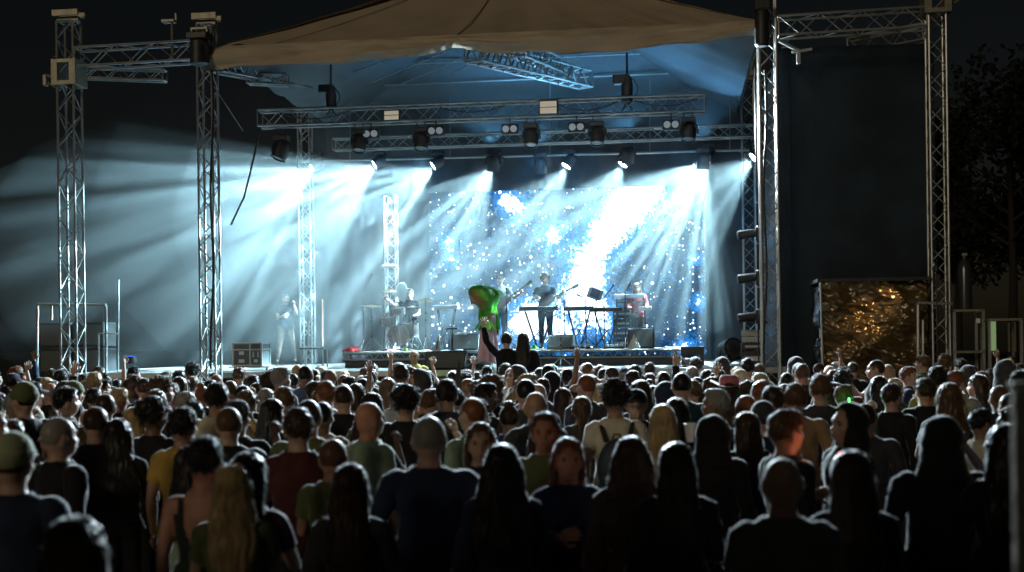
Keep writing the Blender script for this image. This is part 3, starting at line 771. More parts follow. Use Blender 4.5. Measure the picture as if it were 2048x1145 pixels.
    # legs
    for a in (-1, 1):
        hip = Vector((a * .088 * f, 0, .90))
        if legs == 'stand': kn = Vector((a * .10, .015, .49)); an = Vector((a * .11, -.015, .09)); ft = Vector((a * .13, .10, .035))
        elif legs == 'wide': kn = Vector((a * .16, .04, .49)); an = Vector((a * .22, -.0, .09)); ft = Vector((a * .26, .12, .035))
        elif legs == 'sit': kn = Vector((a * .13, .40, .86)); an = Vector((a * .10, .36, .45)); ft = Vector((a * .10, .46, .38))
        mb.tube([hip, hip.lerp(kn, .4), kn], [.092 * f, .080 * f, .055], 14); mb.ell(kn, (.055, .055, .058))
        mb.tube([kn, kn.lerp(an, .3), an], [.055, .055, .038], 12)
        mb.tube([an + Vector((0, -.03, -.035)), (an + ft) / 2 + Vector((0, .01, -.02)), ft + Vector((0, .05, 0))], [.038, .042, .03], 10)
        seg += [('thigh', hip, kn), ('shin', kn, an), ('foot', an, ft)]
    me = remesh(mb, vox, 2)
    seg += [('torso', T((0, 0, 1.0)), T((0, 0, 1.40))), ('hips', Vector((0, 0, .93)), Vector((0, 0, .90))), ('neck', T((0, 0, 1.48)), T((0, 0, 1.56))), ('head', Hp((0, 0, 1.60)), Hp((0, 0, 1.68)))]
    wide = {'torso': .17, 'hips': .16, 'arm': .05, 'fore': .035, 'thigh': .085, 'shin': .055, 'foot': .04, 'neck': .055, 'head': .09}
    def classify(p):
        best = None
        for (lb, a, b_) in seg:
            ab = b_ - a; t = max(0, min(1, (p - a).dot(ab) / max(ab.length_squared, 1e-9))); dd = (p - (a + ab * t)).length - wide[lb]
            if lb == 'torso':
                q = p - (a + ab * t); dd = math.hypot(q.x / 1.45, q.y, q.z) - .11
            if best is None or dd < best[0]: best = (dd, lb, t)
        return best[1], best[2]
    # face shaping: eye sockets
    bm = bmesh.new(); bm.from_mesh(me)
    hqi = hq.inverted()
    def loc(p): return HC + hqi @ (p - htop)
    for v in bm.verts:
        p = loc(v.co)
        if p.y > .05 and p.z > 1.58:
            for a in (-1, 1):
                d_ = math.hypot((p.x - a * .031) / .020, (p.z - 1.625) / .013)
                if d_ < 1.4: v.co -= (hq @ Vector((0, 1, 0))) * .013 * max(0, 1 - d_ / 1.4) ** .7
    cls = {}
    for v in bm.verts: cls[v.index] = classify(v.co)
    bm.to_mesh(me)
    out = {}
    def shell(test, off, amp, seed, nm):
        b2 = bm.copy(); b2.verts.ensure_lookup_table()
        kill = [f_ for f_ in b2.faces if not all(test(v.co, *cls[v.index]) for v in f_.verts)]
        bmesh.ops.delete(b2, geom=kill, context='FACES'); b2.normal_update()
        for v in b2.verts:
            w_ = noise.noise(v.co * 7 + Vector((seed, 0, 0))) + .6 * noise.noise(Vector((v.co.x * 22, v.co.y * 22, v.co.z * 9 + seed)))
            k = off + amp * w_
            if nm == 'shirt' and v.co.z < 1.2 and cls[v.index][0] in ('torso', 'hips', 'thigh'): k += .030 * min(1, (1.2 - v.co.z) / .22)
            v.co += v.normal * k
        # close rim inwards so the cloth has thickness
        edges = [e for e in b2.edges if e.is_boundary]
        r = bmesh.ops.extrude_edge_only(b2, edges=edges); b2.normal_update()
        for g_ in r['geom']:
            if isinstance(g_, bmesh.types.BMVert): g_.co -= g_.normal * 0 ; 
        nv = [g_ for g_ in r['geom'] if isinstance(g_, bmesh.types.BMVert)]
        for v in nv:
            n_ = Vector((0, 0, 0))
            for f_ in v.link_faces: pass
            lbl = v.co; cz = T((0, 0, lbl.z)); v.co = v.co.lerp(Vector((cz.x if abs(lbl.x) < .17 else lbl.x, lbl.y, lbl.z)), .0)
        m2 = bpy.data.meshes.new(nm); b2.to_mesh(m2); b2.free()
        m2.materials.clear(); m2.materials.append(CLOTH if nm != 'trousers' else DENIM); m2.polygons.foreach_set('use_smooth', [True] * len(m2.polygons)); return m2
    def upper(co, lb, t):
        if top == 'tank':
            if lb == 'torso': return co.z < 1.36 - (.0 if co.y > 0 else max(0, .13 - abs(co.x)) * 1.7) or (abs(abs(co.x) - .10) < .022 and co.z < 1.43)
            return lb == 'hips' and co.z > .86
        if lb in ('torso',): return co.z < 1.475
        if lb in ('hips', 'thigh'): return co.z > .87 + .01 * math.sin(co.x * 9)
        if lb == 'arm': return t < (.62 if sleeves == 'short' else 2)
        if lb == 'fore': return sleeves == 'long' and t < .93
        if lb == 'neck': return co.z < (1.475 if sleeves == 'short' else 1.50) and top != 'low'
        return False
    out['shirt'] = shell(upper, .012 if sleeves == 'short' else .017, .009 if sleeves == 'short' else .014, sum(map(ord, name)) % 97, 'shirt')
    tl = .35 if legs == 'shorts' else 2
    out['trousers'] = shell(lambda co, lb, t: lb in ('hips', 'thigh', 'shin') and (lb != 'shin' or t < .92) and co.z < (.95 if legs != 'sit' else .99), .010, .006, 5, 'trousers')
    # material by place: 0 skin, 1 lips, 2 brows, 3 shoes
    me.materials.clear()
    for m_ in (SKIN, LIP, BROW, M['black'], EYE): me.materials.append(m_)
    for p_ in me.polygons:
        c_ = p_.center; q = loc(c_); mi = 0
        if q.z > 1.5 and q.y > .06:
            if abs(q.x) < .021 and 1.553 < q.z < 1.564 and q.y > .085: mi = 1
            elif .014 < abs(q.x) < .050 and 1.643 < q.z < 1.650: mi = 2
            elif .023 < abs(q.x) < .040 and 1.620 < q.z < 1.629: mi = 4
        if c_.z < .085 and legs != 'sit': mi = 3
        p_.material_index = mi
    bm.free()
    # add hands to the same mesh
    bm = bmesh.new(); bm.from_mesh(me); hm = bpy.data.meshes.new('h'); hm.from_pydata(hands.v, [], hands.f); bm.from_mesh(hm); bpy.data.meshes.remove(hm)
    bmesh.ops.recalc_face_normals(bm, faces=[f_ for f_ in bm.faces][-len(hands.f):])
    bm.to_mesh(me); bm.free()
    me.polygons.foreach_set('use_smooth', [True] * len(me.polygons)); me.name = 'person'
    out['body'] = me; out['H'] = (htop - hq @ HC, hq)
    return out

# ---------------------------------------------------------------- hair and hats (built about the head at HC, facing +y)
def hairmesh(style, seed):
    r_ = random.Random(seed * 31 + 5); b = MB(); vox = .010; amp = .005; strands = 260; slen = .014; zs = 18
    skull = lambda k=1.0, dz=0: b.ell((0, -.008, 1.645 + dz), (.079 * k, .099 * k, .097 * k), nu=22, nv=14)
    faces_cut = True
    if style == 'buzz': skull(.985); amp = .0015; strands = 1100; slen = .007
    elif style == 'short': skull(1.03, .004); b.ell((0, .02, 1.70), (.065, .075, .05)); amp = .009; strands = 1200; slen = .022
    elif style == 'bald': skull(.965, -.004); amp = .0008; strands = 150; slen = .004
    elif style == 'curly':
        skull(1.15, .02); amp = .016; strands = 1600; slen = .034; zs = 60
        for i in range(40):
            t = r_.uniform(0, 2 * PI); ph = r_.uniform(-.1, 1.5)
            b.ell((.088 * math.cos(t) * math.cos(ph), -.02 + .10 * math.sin(t) * math.cos(ph), 1.655 + .10 * math.sin(ph)), (.03, .03, .03), nu=8, nv=6)
    elif style in ('long', 'longwide', 'bob', 'pony'):
        skull(1.07, .006)
        if style == 'long': prof = [(.086, .092, 1.66, -.012), (.094, .080, 1.58, -.030), (.100, .066, 1.50, -.048), (.108, .056, 1.42, -.066), (.112, .046, 1.34, -.080), (.098, .036, 1.27, -.088), (.06, .022, 1.21, -.090)]
        elif style == 'longwide': prof = [(.092, .098, 1.66, -.012), (.108, .090, 1.58, -.028), (.124, .078, 1.50, -.045), (.140, .068, 1.42, -.060), (.150, .060, 1.34, -.072), (.150, .050, 1.25, -.082), (.120, .036, 1.16, -.086)]
        elif style == 'bob': prof = [(.088, .094, 1.66, -.012), (.098, .086, 1.59, -.024), (.106, .074, 1.52, -.030), (.098, .060, 1.48, -.034)]
        else: prof = [(.082, .09, 1.66, -.012), (.070, .07, 1.60, -.03), (.03, .035, 1.56, -.08)]; b.tube([(0, -.10, 1.69), (0, -.145, 1.67), (0, -.15, 1.58), (0, -.125, 1.46), (0, -.115, 1.38)], [.02, .034, .036, .028, .008], 10)
        loft(b, [(0, y, z, rx, ry) for rx, ry, z, y in prof][::-1])
        amp = .010; strands = 1500; slen = .045; zs = 6
    elif style == 'bun': skull(1.03, .003); b.ell((0, -.06, 1.755), (.042, .042, .036)); amp = .005; strands = 300; slen = .018
    me = remesh(b, vox if style != 'curly' else .011, 1)
    bm = bmesh.new(); bm.from_mesh(me); long_ = style in ('long', 'longwide', 'bob')
    def cut(c):
        x, y, z = c
        if style == 'bald': return z > 1.665 or y > .03 or z < 1.59
        hl = 1.70 if style != 'curly' else 1.715         # hairline over the forehead
        if y > .062 and z < hl + .01: return True
        if y > .030 and z < 1.665: return True
        if long_: return (y > .012 and z < 1.62) if style != 'bob' else (y > .035 and z < 1.62)
        if y > -.028 and z < 1.625: return True
        if z < (1.575 if style != 'curly' else 1.56) and y > -.3 and style != 'pony': return True
        if style == 'pony' and z < 1.575 and y > -.1: return True
        return False
    kill = [f_ for f_ in bm.faces if cut(f_.calc_center_median())]
    bmesh.ops.delete(bm, geom=kill, context='FACES'); bm.normal_update()
    for v in bm.verts:
        c = v.co
        w_ = noise.noise(Vector((c.x * 55 + seed, c.y * 55, c.z * zs))) + .7 * noise.noise(Vector((c.x * 130, c.y * 130 + seed, c.z * zs * 1.5)))
        v.co += v.normal * amp * w_
        if zs == 6: v.co.x += .012 * noise.noise(Vector((c.x * 8, c.y * 8 + seed, c.z * 9))) * max(0, min(1, (1.62 - c.z) * 5)); v.co.y += .010 * noise.noise(Vector((c.x * 9 + 5, seed, c.z * 11))) * max(0, min(1, (1.62 - c.z) * 5))
    bm.normal_update()
    bm.verts.ensure_lookup_table(); vv = list(bm.verts); add = []
    for i in range(strands):
        v = r_.choice(vv); n_ = v.normal
        if style == 'curly': d = (n_ + Vector((r_.uniform(-.8, .8), r_.uniform(-.8, .8), r_.uniform(-.8, .8)))).normalized()
        elif zs == 6: d = (n_ * r_.uniform(.10, .5) + Vector((r_.uniform(-.12, .12), r_.uniform(-.12, .12), -1))).normalized()
        else: d = (n_ * .6 + Vector((r_.uniform(-.6, .6), r_.uniform(-.4, .6), r_.uniform(-.3, .5)))).normalized()
        L = slen * r_.uniform(.5, 1.3); sd = d.cross(n_)
        sd = sd.normalized() * .0013 if sd.length > 1e-4 else Vector((.0011, 0, 0))
        add.append((v.co - n_ * .002, L, d, n_, sd))
    for (p, L, d, n_, sd) in add:
        a = bm.verts.new(p - sd); b_ = bm.verts.new(p + sd); m1 = p + d * L * .55; c1 = bm.verts.new(m1 - sd * .7 + n_ * .001); c2 = bm.verts.new(m1 + sd * .7 + n_ * .001)
        e = bm.verts.new(p + d * L + Vector((0, 0, -L * .15)))
        f1 = bm.faces.new((a, b_, c2, c1)); f2 = bm.faces.new((c1, c2, e)); f1.material_index = f2.material_index = 1
    bm.to_mesh(me); bm.free(); me.materials.clear(); me.materials.append(HAIR); me.materials.append(STRAND); me.polygons.foreach_set('use_smooth', [True] * len(me.polygons)); me.name = 'hair'
    return me
def hatmesh(kind):
    b = MB()
    if kind == 'cap':
        b.ell((0, -.006, 1.668), (.084, .103, .085), nu=24, nv=12); me = remesh(b, .010, 1)
        bm = bmesh.new(); bm.from_mesh(me); bmesh.ops.delete(bm, geom=[f for f in bm.faces if f.calc_center_median().z < 1.655], context='FACES')
        bm.to_mesh(me); bm.free()
        q = MB(); vs = []; fs = []; n = 14
        for i in range(n + 1):
            t = PI * (.12 + .76 * i / n)
            for rr, z in ((1.0, 1.672), (1.78 if True else 1, 1.655)):
                vs.append((.080 * math.cos(t), (.095 if rr == 1.0 else .165) * math.sin(t), z - (.010 * abs(math.cos(t)) if rr > 1 else 0)))
        for z in (0, -.006):
            q.add([(x, y, zz + z) for x, y, zz in vs], [(2 * i, 2 * i + 1, 2 * i + 3, 2 * i + 2) for i in range(n)])
        q.ell((0, -.006, 1.756), (.008, .008, .005))
        bm = bmesh.new(); bm.from_mesh(me); m3 = bpy.data.meshes.new('q'); m3.from_pydata(q.v, [], q.f); bm.from_mesh(m3); bm.to_mesh(me); bm.free()
    elif kind == 'beanie':
        b.ell((0, -.012, 1.672), (.088, .106, .098), nu=24, nv=14); me = remesh(b, .009, 1)
        bm = bmesh.new(); bm.from_mesh(me); bmesh.ops.delete(bm, geom=[f for f in bm.faces if f.calc_center_median().z < 1.640 + .25 * f.calc_center_median().y], context='FACES')
        for v in bm.verts:
            t = math.atan2(v.co.y, v.co.x); v.co += v.normal * (.0016 * math.sin(t * 60) + (.006 if v.co.z < 1.68 else 0))
        bm.to_mesh(me); bm.free()
    elif kind == 'hood':
        b.ell((0, -.022, 1.640), (.102, .118, .125), nu=22, nv=14); loft(b, [(0, -.03, 1.43, .15, .10), (0, -.035, 1.50, .115, .095), (0, -.03, 1.60, .10, .10)]); me = remesh(b, .011, 1)
        bm = bmesh.new(); bm.from_mesh(me); bmesh.ops.delete(bm, geom=[f for f in bm.faces if f.calc_center_median().y > .055], context='FACES')
        for v in bm.verts: v.co += v.normal * .008 * noise.noise(v.co * 18)
        bm.to_mesh(me); bm.free()
    elif kind == 'cowboy':
        b.lathe([(.078, 1.685), (.084, 1.70), (.080, 1.76), (.066, 1.79), (.02, 1.775)], 26)
        vs = []; fs = []; n = 40
        for i in range(n):
            t = 2 * PI * i / n
            for k, rr in enumerate((.075, .115, .165)):
                vs.append((rr * math.cos(t) * .95, rr * math.sin(t) * 1.12, 1.690 + (.055 * abs(math.cos(t)) ** 2 * (rr - .075) / .09)))
        for z in (0, .006):
            b.add([(x, y, zz + z) for x, y, zz in vs], [(i * 3 + k, i * 3 + k + 1, ((i + 1) % n) * 3 + k + 1, ((i + 1) % n) * 3 + k) for i in range(n) for k in range(2)])
        me = bpy.data.meshes.new('h'); me.from_pydata(b.v, [], b.f)
    me.materials.clear(); me.materials.append(CLOTH); me.polygons.foreach_set('use_smooth', [True] * len(me.polygons)); me.name = {'beanie': 'knit_hat', 'hood': 'hood', 'cap': 'cap', 'cowboy': 'wide_brim_hat'}[kind]
    return me
HAIRS = {}
for s_, k in (('buzz', 1), ('short', 3), ('bald', 1), ('curly', 2), ('long', 3), ('longwide', 1), ('bob', 1), ('pony', 1), ('bun', 1)):
    HAIRS[s_] = [hairmesh(s_, i + 1) for i in range(k)]
HATS = {k: hatmesh(k) for k in ('cap', 'beanie', 'hood', 'cowboy')}
BODIES = dict(
    tee=figure('tee'), tee2=figure('tee2', 'front', 'front', slim=.08), tee3=figure('tee3', 'pocket', 'down', slim=-.12),
    coat=figure('coat', 'pocket', 'pocket', sleeves='long', slim=-.06), coat2=figure('coat2', 'front', 'down', sleeves='long', slim=.05),
    woman=figure('woman', 'front', 'front', slim=.16, bust=True), woman2=figure('woman2', 'down', 'front', slim=.14, sleeves='long', bust=True),
    tank=figure('tank', 'down', 'front', slim=.06, top='tank'),
    phone=figure('phone', 'phone', 'phone', sleeves='long', slim=.05), phone1=figure('phone1', 'down', 'phone', sleeves='short'),
    up=figure('up', 'down', 'up', sleeves='short'), cheer=figure('cheer', 'upwide', 'upwide', sleeves='short', slim=.1), upL=figure('upL', 'up', 'down', sleeves='long'),
)
def person(label, loc, rz, body, hair=None, skin=(.36, .23, .17), top=(.02, .02, .025), low=(.02, .02, .03), haircol=(.03, .02, .015), hat=None, hatcol=None, scale=1.0, group=None, hv=0, yaw=0.0):
    B = BODIES[body] if isinstance(body, str) else body
    o = bpy.data.objects.new('person', B['body']); C.objects.link(o); o.location = loc; o.rotation_euler.z = rz; o.scale = (scale, scale, scale); o.color = (*skin, 1)
    tag(o, label, 'person', group)
    s = bpy.data.objects.new('shirt', B['shirt']); C.objects.link(s); s.parent = o; s.color = (*top, 1)
    t = bpy.data.objects.new('trousers', B['trousers']); C.objects.link(t); t.parent = o; t.color = (*low, 1)
    off, hq = B['H']
    mw = Matrix.Translation(off) @ hq.to_4x4()
    if hair:
        h = bpy.data.objects.new('hair', HAIRS[hair][hv % len(HAIRS[hair])]); C.objects.link(h); h.parent = o; h.color = (*haircol, 1); h.matrix_local = mw
    if hat:
        h = bpy.data.objects.new(HATS[hat].name, HATS[hat]); C.objects.link(h); h.parent = o; h.color = (*(hatcol or top), 1); h.matrix_local = mw
    return o
# ================================================================ CROWD
def yh(px): return 676 - math.tan(ROLL) * 0 + (px - 1024) * math.tan(ROLL)
def place(px, ytop, h=1.74):
    """world position of somebody h tall whose crown shows at this pixel"""
    d = ray(px, ytop); t = (h - CAM.z) / d.z
    return CAM + d * t
SK = {'fair': (.42, .27, .20), 'tan': (.34, .20, .13), 'brown': (.20, .115, .07), 'dark': (.09, .05, .035), 'ruddy': (.42, .20, .13)}
HCOL = {'black': (.012, .010, .009), 'dark brown': (.035, .020, .012), 'brown': (.09, .05, .026), 'fair': (.38, .27, .13), 'grey': (.22, .21, .19), 'ginger': (.16, .06, .03)}
TCOL = {'black': (.012, .012, .014), 'navy': (.018, .026, .055), 'charcoal': (.045, .045, .05), 'olive': (.10, .12, .05), 'mustard': (.42, .27, .06), 'cream': (.55, .50, .38), 'green': (.19, .27, .19),
        'maroon': (.07, .02, .022), 'grey': (.20, .21, .22), 'teal': (.08, .16, .17), 'white': (.62, .62, .60), 'denim blue': (.08, .13, .24), 'tan': (.30, .20, .11), 'purple': (.10, .05, .14)}
placed = []
GR = 'people of the standing crowd'
def who(label, px, ytop, body, hair, top, hc='dark brown', h=1.74, skin='fair', turn=0, low=(.015, .015, .02), hat=None, hatcol=None, hv=0, skincol=None):
    """turn: degrees from facing the stage, clockwise seen from above; 180 faces the camera"""
    ex = {'curly': .03, 'bun': .05}.get(hair, 0) + (.03 if hat in ('beanie', 'hood') else .06 if hat == 'cowboy' else 0)
    p = place(px, ytop, h); sc_ = (h - ex) / 1.752
    o = person(label, (p.x, p.y, 0), -YAW * .5 - R(turn), body, hair, skincol or SK[skin], TCOL[top] if isinstance(top, str) else top, low, HCOL[hc], hat, hatcol, sc_, GR, hv)
    placed.append((p.x, p.y)); return o, p
# ---- the people one can tell apart, nearest first
who('out-of-focus head with long light brown hair at the bottom, closest of all people', 150, 1030, 'woman2', 'longwide', 'black', 'brown', 1.66)
who('person in a knitted pale green hat and navy top at the left edge', 26, 856, 'coat', 'buzz', 'navy', hat='beanie', hatcol=(.30, .33, .20), h=1.80)
who('grey-stubbled person with cropped grey hair, looking right, beside the green hat', 118, 829, 'coat', 'buzz', 'black', 'grey', 1.77, turn=38)
who('person with black hair down the back and black blouse left of the mustard shirt', 236, 836, 'woman2', 'longwide', 'black', 'black', 1.66)
who('person with round dark hair in the mustard yellow shirt', 366, 813, 'tee', 'short', 'mustard', 'black', 1.76, 'tan', turn=8)
who('person with short black hair and bare back in a dark tank top', 409, 871, 'tank', 'short', (.02, .03, .02), 'black', 1.72, 'ruddy')
who('fair-haired person close behind the one in the tank top', 466, 926, 'woman', 'long', 'olive', 'fair', 1.62, turn=-10)
who('person with dark hair to the shoulders right of the tank top wearer', 496, 903, 'woman', 'long', (.10, .04, .07), 'black', 1.66, turn=10, hv=1)
who('person with cropped brown hair in a black tee behind the tank top wearer', 458, 810, 'tee3', 'buzz', 'black', 'brown', 1.76)
who('person with a big dark head of hair in a cream shirt', 434, 764, 'coat', 'short', 'cream', 'black', 1.86, 'tan')
who('person with long black hair in black, in profile, left of the olive shirt', 545, 797, 'woman2', 'longwide', 'black', 'black', 1.70, turn=40)
who('person with a dark crew cut and sunburnt neck in an olive green shirt', 617, 795, 'tee3', 'buzz', 'olive', 'dark brown', 1.80, 'ruddy')
who('bald bearded person in a pale green shirt, head turned right', 738, 798, 'tee', None, 'green', 'brown', 1.79, 'ruddy', turn=42)
who('small person with cropped brown hair in front of the olive shirt', 666, 873, 'tee2', 'buzz', 'olive', 'brown', 1.64, 'tan')
who('person with long dark hair edged by light below the pale green shirt', 700, 926, 'woman2', 'long', 'charcoal', 'dark brown', 1.60, hv=2)
who('person with short greyish hair and big ears in a navy coat, in the middle', 858, 827, 'coat', 'buzz', 'navy', 'grey', 1.80)
who('person with a dark bob in a leather jacket above the navy coat', 893, 757, 'coat2', 'short', 'charcoal', 'black', 1.85)
who('person with brown hair facing the camera beside the navy coat', 961, 845, 'woman', 'long', 'navy', 'brown', 1.68, turn=176, hv=1)
who('person with very long black hair in dark clothes below the middle', 1003, 886, 'woman2', 'longwide', 'navy', 'black', 1.66, turn=-6)
who('person with a curly dark crop in a black coat left of the middle', 812, 768, 'coat', 'curly', 'black', 'black', 1.82, turn=12)
who('bald person with a long tan neck just right of the middle', 1071, 778, 'coat2', None, 'charcoal', 'brown', 1.80, 'tan')
who('person with short brown hair in an olive jacket and white collar, facing the camera', 1090, 822, 'coat2', 'short', 'olive', 'brown', 1.74, 'ruddy', turn=184, hv=1)
who('person with ginger hair to the shoulders, facing the camera', 1136, 875, 'woman2', 'long', 'navy', 'ginger', 1.64, 'ruddy', turn=172, hv=2)
oC, pC = who('person with a ball of curly black hair in a cream tee, wearing the backpack', 1229, 757, 'tee', 'curly', 'cream', 'black', 1.86, 'tan', turn=-4)
who('person in a black cap and black top facing the camera beside the curly hair', 1272, 777, 'tee3', 'buzz', 'black', 'black', 1.76, 'tan', turn=180, hat='cap')
who('person with straight blond hair down the back in a grey teal top', 1325, 808, 'woman2', 'long', (.16, .22, .22), 'fair', 1.70)
who('person with dark hair behind the blond one', 1352, 795, 'woman', 'long', 'black', 'black', 1.72, hv=1)
who('tall slim person with a dark crew cut in a dark blue coat', 1363, 742, 'coat', 'buzz', (.012, .03, .045), 'black', 1.86)
who('person with very long brown hair in brown below the backpack', 1262, 871, 'woman2', 'longwide', (.05, .035, .03), 'dark brown', 1.67, hv=1)
who('person with dark hair over the shoulders below the blond hair', 1352, 884, 'woman2', 'long', 'black', 'black', 1.66, hv=2)
who('person wearing a pinkish wide-brimmed hat', 1458, 746, 'coat2', 'long', 'black', 'dark brown', 1.84, hat='cowboy', hatcol=(.35, .13, .14), turn=8)
who('person with long reddish hair right of the white cup', 1492, 790, 'woman', 'long', (.10, .04, .05), 'ginger', 1.68)
who('person in a raised black hood holding the white cup', 1425, 822, 'coat2', None, 'black', hat='hood', hatcol=(.012, .012, .014), h=1.70, turn=12)
oR, pR = who('bearded person lit red in profile, dark jacket with a yellow patch', 1572, 817, 'coat2', 'short', 'black', 'brown', 1.76, 'ruddy', turn=62, hv=1)
who('person with a shaven head in an olive top at lower right', 1563, 905, 'tee', None, (.10, .11, .08), 'brown', 1.70, 'tan')
who('person with long dark hair right of the shaven head', 1702, 899, 'woman2', 'long', 'black', 'dark brown', 1.68)
oG, pG = who('person in a green top lit by a green glow stick', 1688, 768, 'phone1', 'short', (.10, .28, .07), 'brown', 1.70, turn=40)
who('person in a yellow-green shirt near the right outer tower', 1874, 731, 'tee3', 'short', (.26, .26, .06), 'black', 1.86, hv=2)
who('large dark hooded person below the yellow-green shirt', 1880, 822, 'coat', None, 'black', hat='hood', hatcol=(.014, .016, .018), h=1.78)
who('dark long-haired person rimmed by light next to the wooden post', 2010, 846, 'coat2', 'longwide', 'black', 'black', 1.72, turn=-14)
oP, pP = who('grey-haired person holding up a phone at the left edge', 32, 780, 'phone', 'buzz', 'black', 'grey', 1.80, 'tan', turn=12)
who('fair-haired person with bright hair edge left of the curly cap', 270, 813, 'woman', 'long', 'tan', 'fair', 1.68)
who('bearded person with curly dark hair left of the mustard shirt', 307, 792, 'tee', 'curly', 'black', 'black', 1.78, 'brown', turn=20)
who('person with short dark hair in profile above the grey-stubbled one', 132, 774, 'tee3', 'short', 'charcoal', 'black', 1.80, turn=50)
who('person with short dark hair in black, third from the left edge', 192, 809, 'coat', 'buzz', 'black', 'dark brown', 1.76)
who('person in an ochre jacket with short brown hair raising both hands', 492, 779, 'phone', 'short', (.36, .24, .08), 'brown', 1.76, 'tan', hv=2)
who('person with a hair bun in front of the middle of the stage', 1018, 797, 'woman', 'bun', 'denim blue', 'dark brown', 1.68)
who('curly-haired person in profile with necklace left of the hair bun', 955, 797, 'woman', 'curly', 'black', 'dark brown', 1.70, turn=60)
who('dark-haired person below the pink hat in olive jacket', 1545, 770, 'coat', 'short', 'olive', 'dark brown', 1.78)
who('person with ruffled fair hair in a tan coat above the red-lit face', 1590, 765, 'coat', 'short', 'tan', 'brown', 1.80, hv=1)
who('broad dark-haired person with tan coat near the right tower foot', 1640, 747, 'coat', 'short', 'charcoal', 'brown', 1.84, hv=1)
who('person with long fair hair near the right tower foot', 1520, 745, 'woman2', 'long', 'tan', 'fair', 1.80)
# arms raised near the stage
who('person with a bare arm stretched high left of the pit guard', 745, 738, 'up', 'short', 'navy', 'brown', 1.72, 'fair')
who('person raising a dark sleeve and open hand below the drum riser', 690, 770, 'up', 'short', 'black', 'black', 1.66, 'brown')
who('person raising both arms by the pit guard', 905, 741, 'cheer', 'long', 'teal', 'brown', 1.66)
who('person holding a phone up above the crowd', 640, 779, 'phone', 'short', 'maroon', 'brown', 1.70, 'ruddy')
who('person with arms spread near the left outer tower', 95, 755, 'cheer', 'bob', 'grey', 'fair', 1.70)
who('person with one arm up in front of the left wing', 188, 775, 'upL', 'short', 'black', 'black', 1.70, hv=1)

# ---- the rest of the packed crowd
LM = [(60, 'left edge'), (142, 'left outer tower'), (280, 'left wing'), (420, 'left roof tower'), (500, 'grey flight case'), (570, 'bare-legged crewman'), (640, 'rear left poles'), (740, 'drum kit'), (828, 'pit guard'), (905, 'small keyboard'), (975, 'green costume'),
      (1030, 'shoulder riders'), (1095, 'guitarist'), (1185, 'music stands'), (1275, 'white keyboards'), (1380, 'black wing step'), (1470, 'black drum fan'), (1538, 'right roof tower'), (1640, 'black scrim'), (1750, 'golden tarpaulin'), (1880, 'right outer tower'), (1985, 'green-lit racks')]
wts_t = ['black'] * 7 + ['navy'] * 4 + ['charcoal'] * 4 + ['grey', 'teal', 'maroon', 'olive', 'olive', 'cream', 'white', 'denim blue', 'tan', 'purple', 'green']
wts_h = ['black'] * 4 + ['dark brown'] * 5 + ['brown'] * 3 + ['fair', 'black', 'dark brown', 'grey', 'ginger']
styles = ['short'] * 8 + ['buzz'] * 5 + ['long'] * 6 + ['bald', 'bob', 'pony', 'bun', 'curly', 'longwide', 'cap', 'beanie', 'hood']
SAY = {'buzz': 'cropped {c} hair', 'short': 'short {c} hair', 'bald': 'a bald head', 'curly': 'curly {c} hair', 'long': 'long {c} hair', 'longwide': 'thick long {c} hair', 'bob': 'a {c} bob', 'pony': 'a {c} ponytail', 'bun': 'a {c} bun', 'cap': 'a cap', 'beanie': 'a knitted hat', 'hood': 'a raised hood'}
cr = random.Random(11); cand = []
tries = 0
while tries < 14000 and len(cand) < 285:
    tries += 1
    Y = 6.6 + (21.0 - 6.6) * cr.random() ** .72
    X = cr.uniform(-.45, .45) * Y
    p = Vector((X, Y, 0)) - SO; v = p.dot(NV)
    if v > -1.35: continue
    dens = cr.uniform(.38, .56) if Y > 9 else cr.uniform(.5, .66)
    if X > .22 * Y: dens *= 1.15
    if any(math.hypot(X - a, Y - b_) < dens for a, b_ in placed): continue
    if Y < 10.5 and cr.random() < .35: continue
    placed.append((X, Y)); cand.append((X, Y))
rows = []
for X, Y in cand:
    st_ = cr.choice(styles); hc = cr.choice(wts_h); tc = cr.choice(wts_t)
    px = 1024 + F * X / Y
    fem = st_ in ('long', 'longwide', 'bob', 'pony', 'bun')
    h = cr.gauss(1.66 if fem else 1.76, .065); h = max(1.50, min(1.90, h))
    if st_ in ('cap', 'beanie', 'hood'): hair, hat = ('short' if st_ == 'cap' else ('buzz' if st_ == 'beanie' else None)), st_
    else: hair, hat = (None if st_ == 'bald' and cr.random() < .5 else st_), None
    body = cr.choice(['woman', 'woman2', 'woman', 'woman2', 'phone1', 'tee2']) if fem else cr.choice(['tee', 'tee2', 'tee3', 'coat', 'coat2', 'coat', 'tee', 'phone1', 'phone' if cr.random() < .5 else 'tee'])
    if cr.random() < .035 and Y > 12: body = cr.choice(['up', 'upL', 'cheer'])
    lm = min(LM, key=lambda q: abs(q[0] - px))[1]
    v = (Vector((X, Y, 0)) - SO).dot(NV)
    band = 'foremost rows' if v > -2.6 else 'second rows' if v > -4.6 else 'middle rows' if v > -8 else 'rear rows' if v > -12 else 'rearmost rows'
    key = (SAY[st_].format(c=hc), tc, band, lm)
    rows.append((px, key, X, Y, st_, hc, tc, h, hair, hat, body))
cnt = {}
for r_ in rows: cnt.setdefault(r_[1], []).append(r_[0])
ORD = ['leftmost', 'second leftmost', 'third leftmost', 'fourth leftmost', 'fifth leftmost']
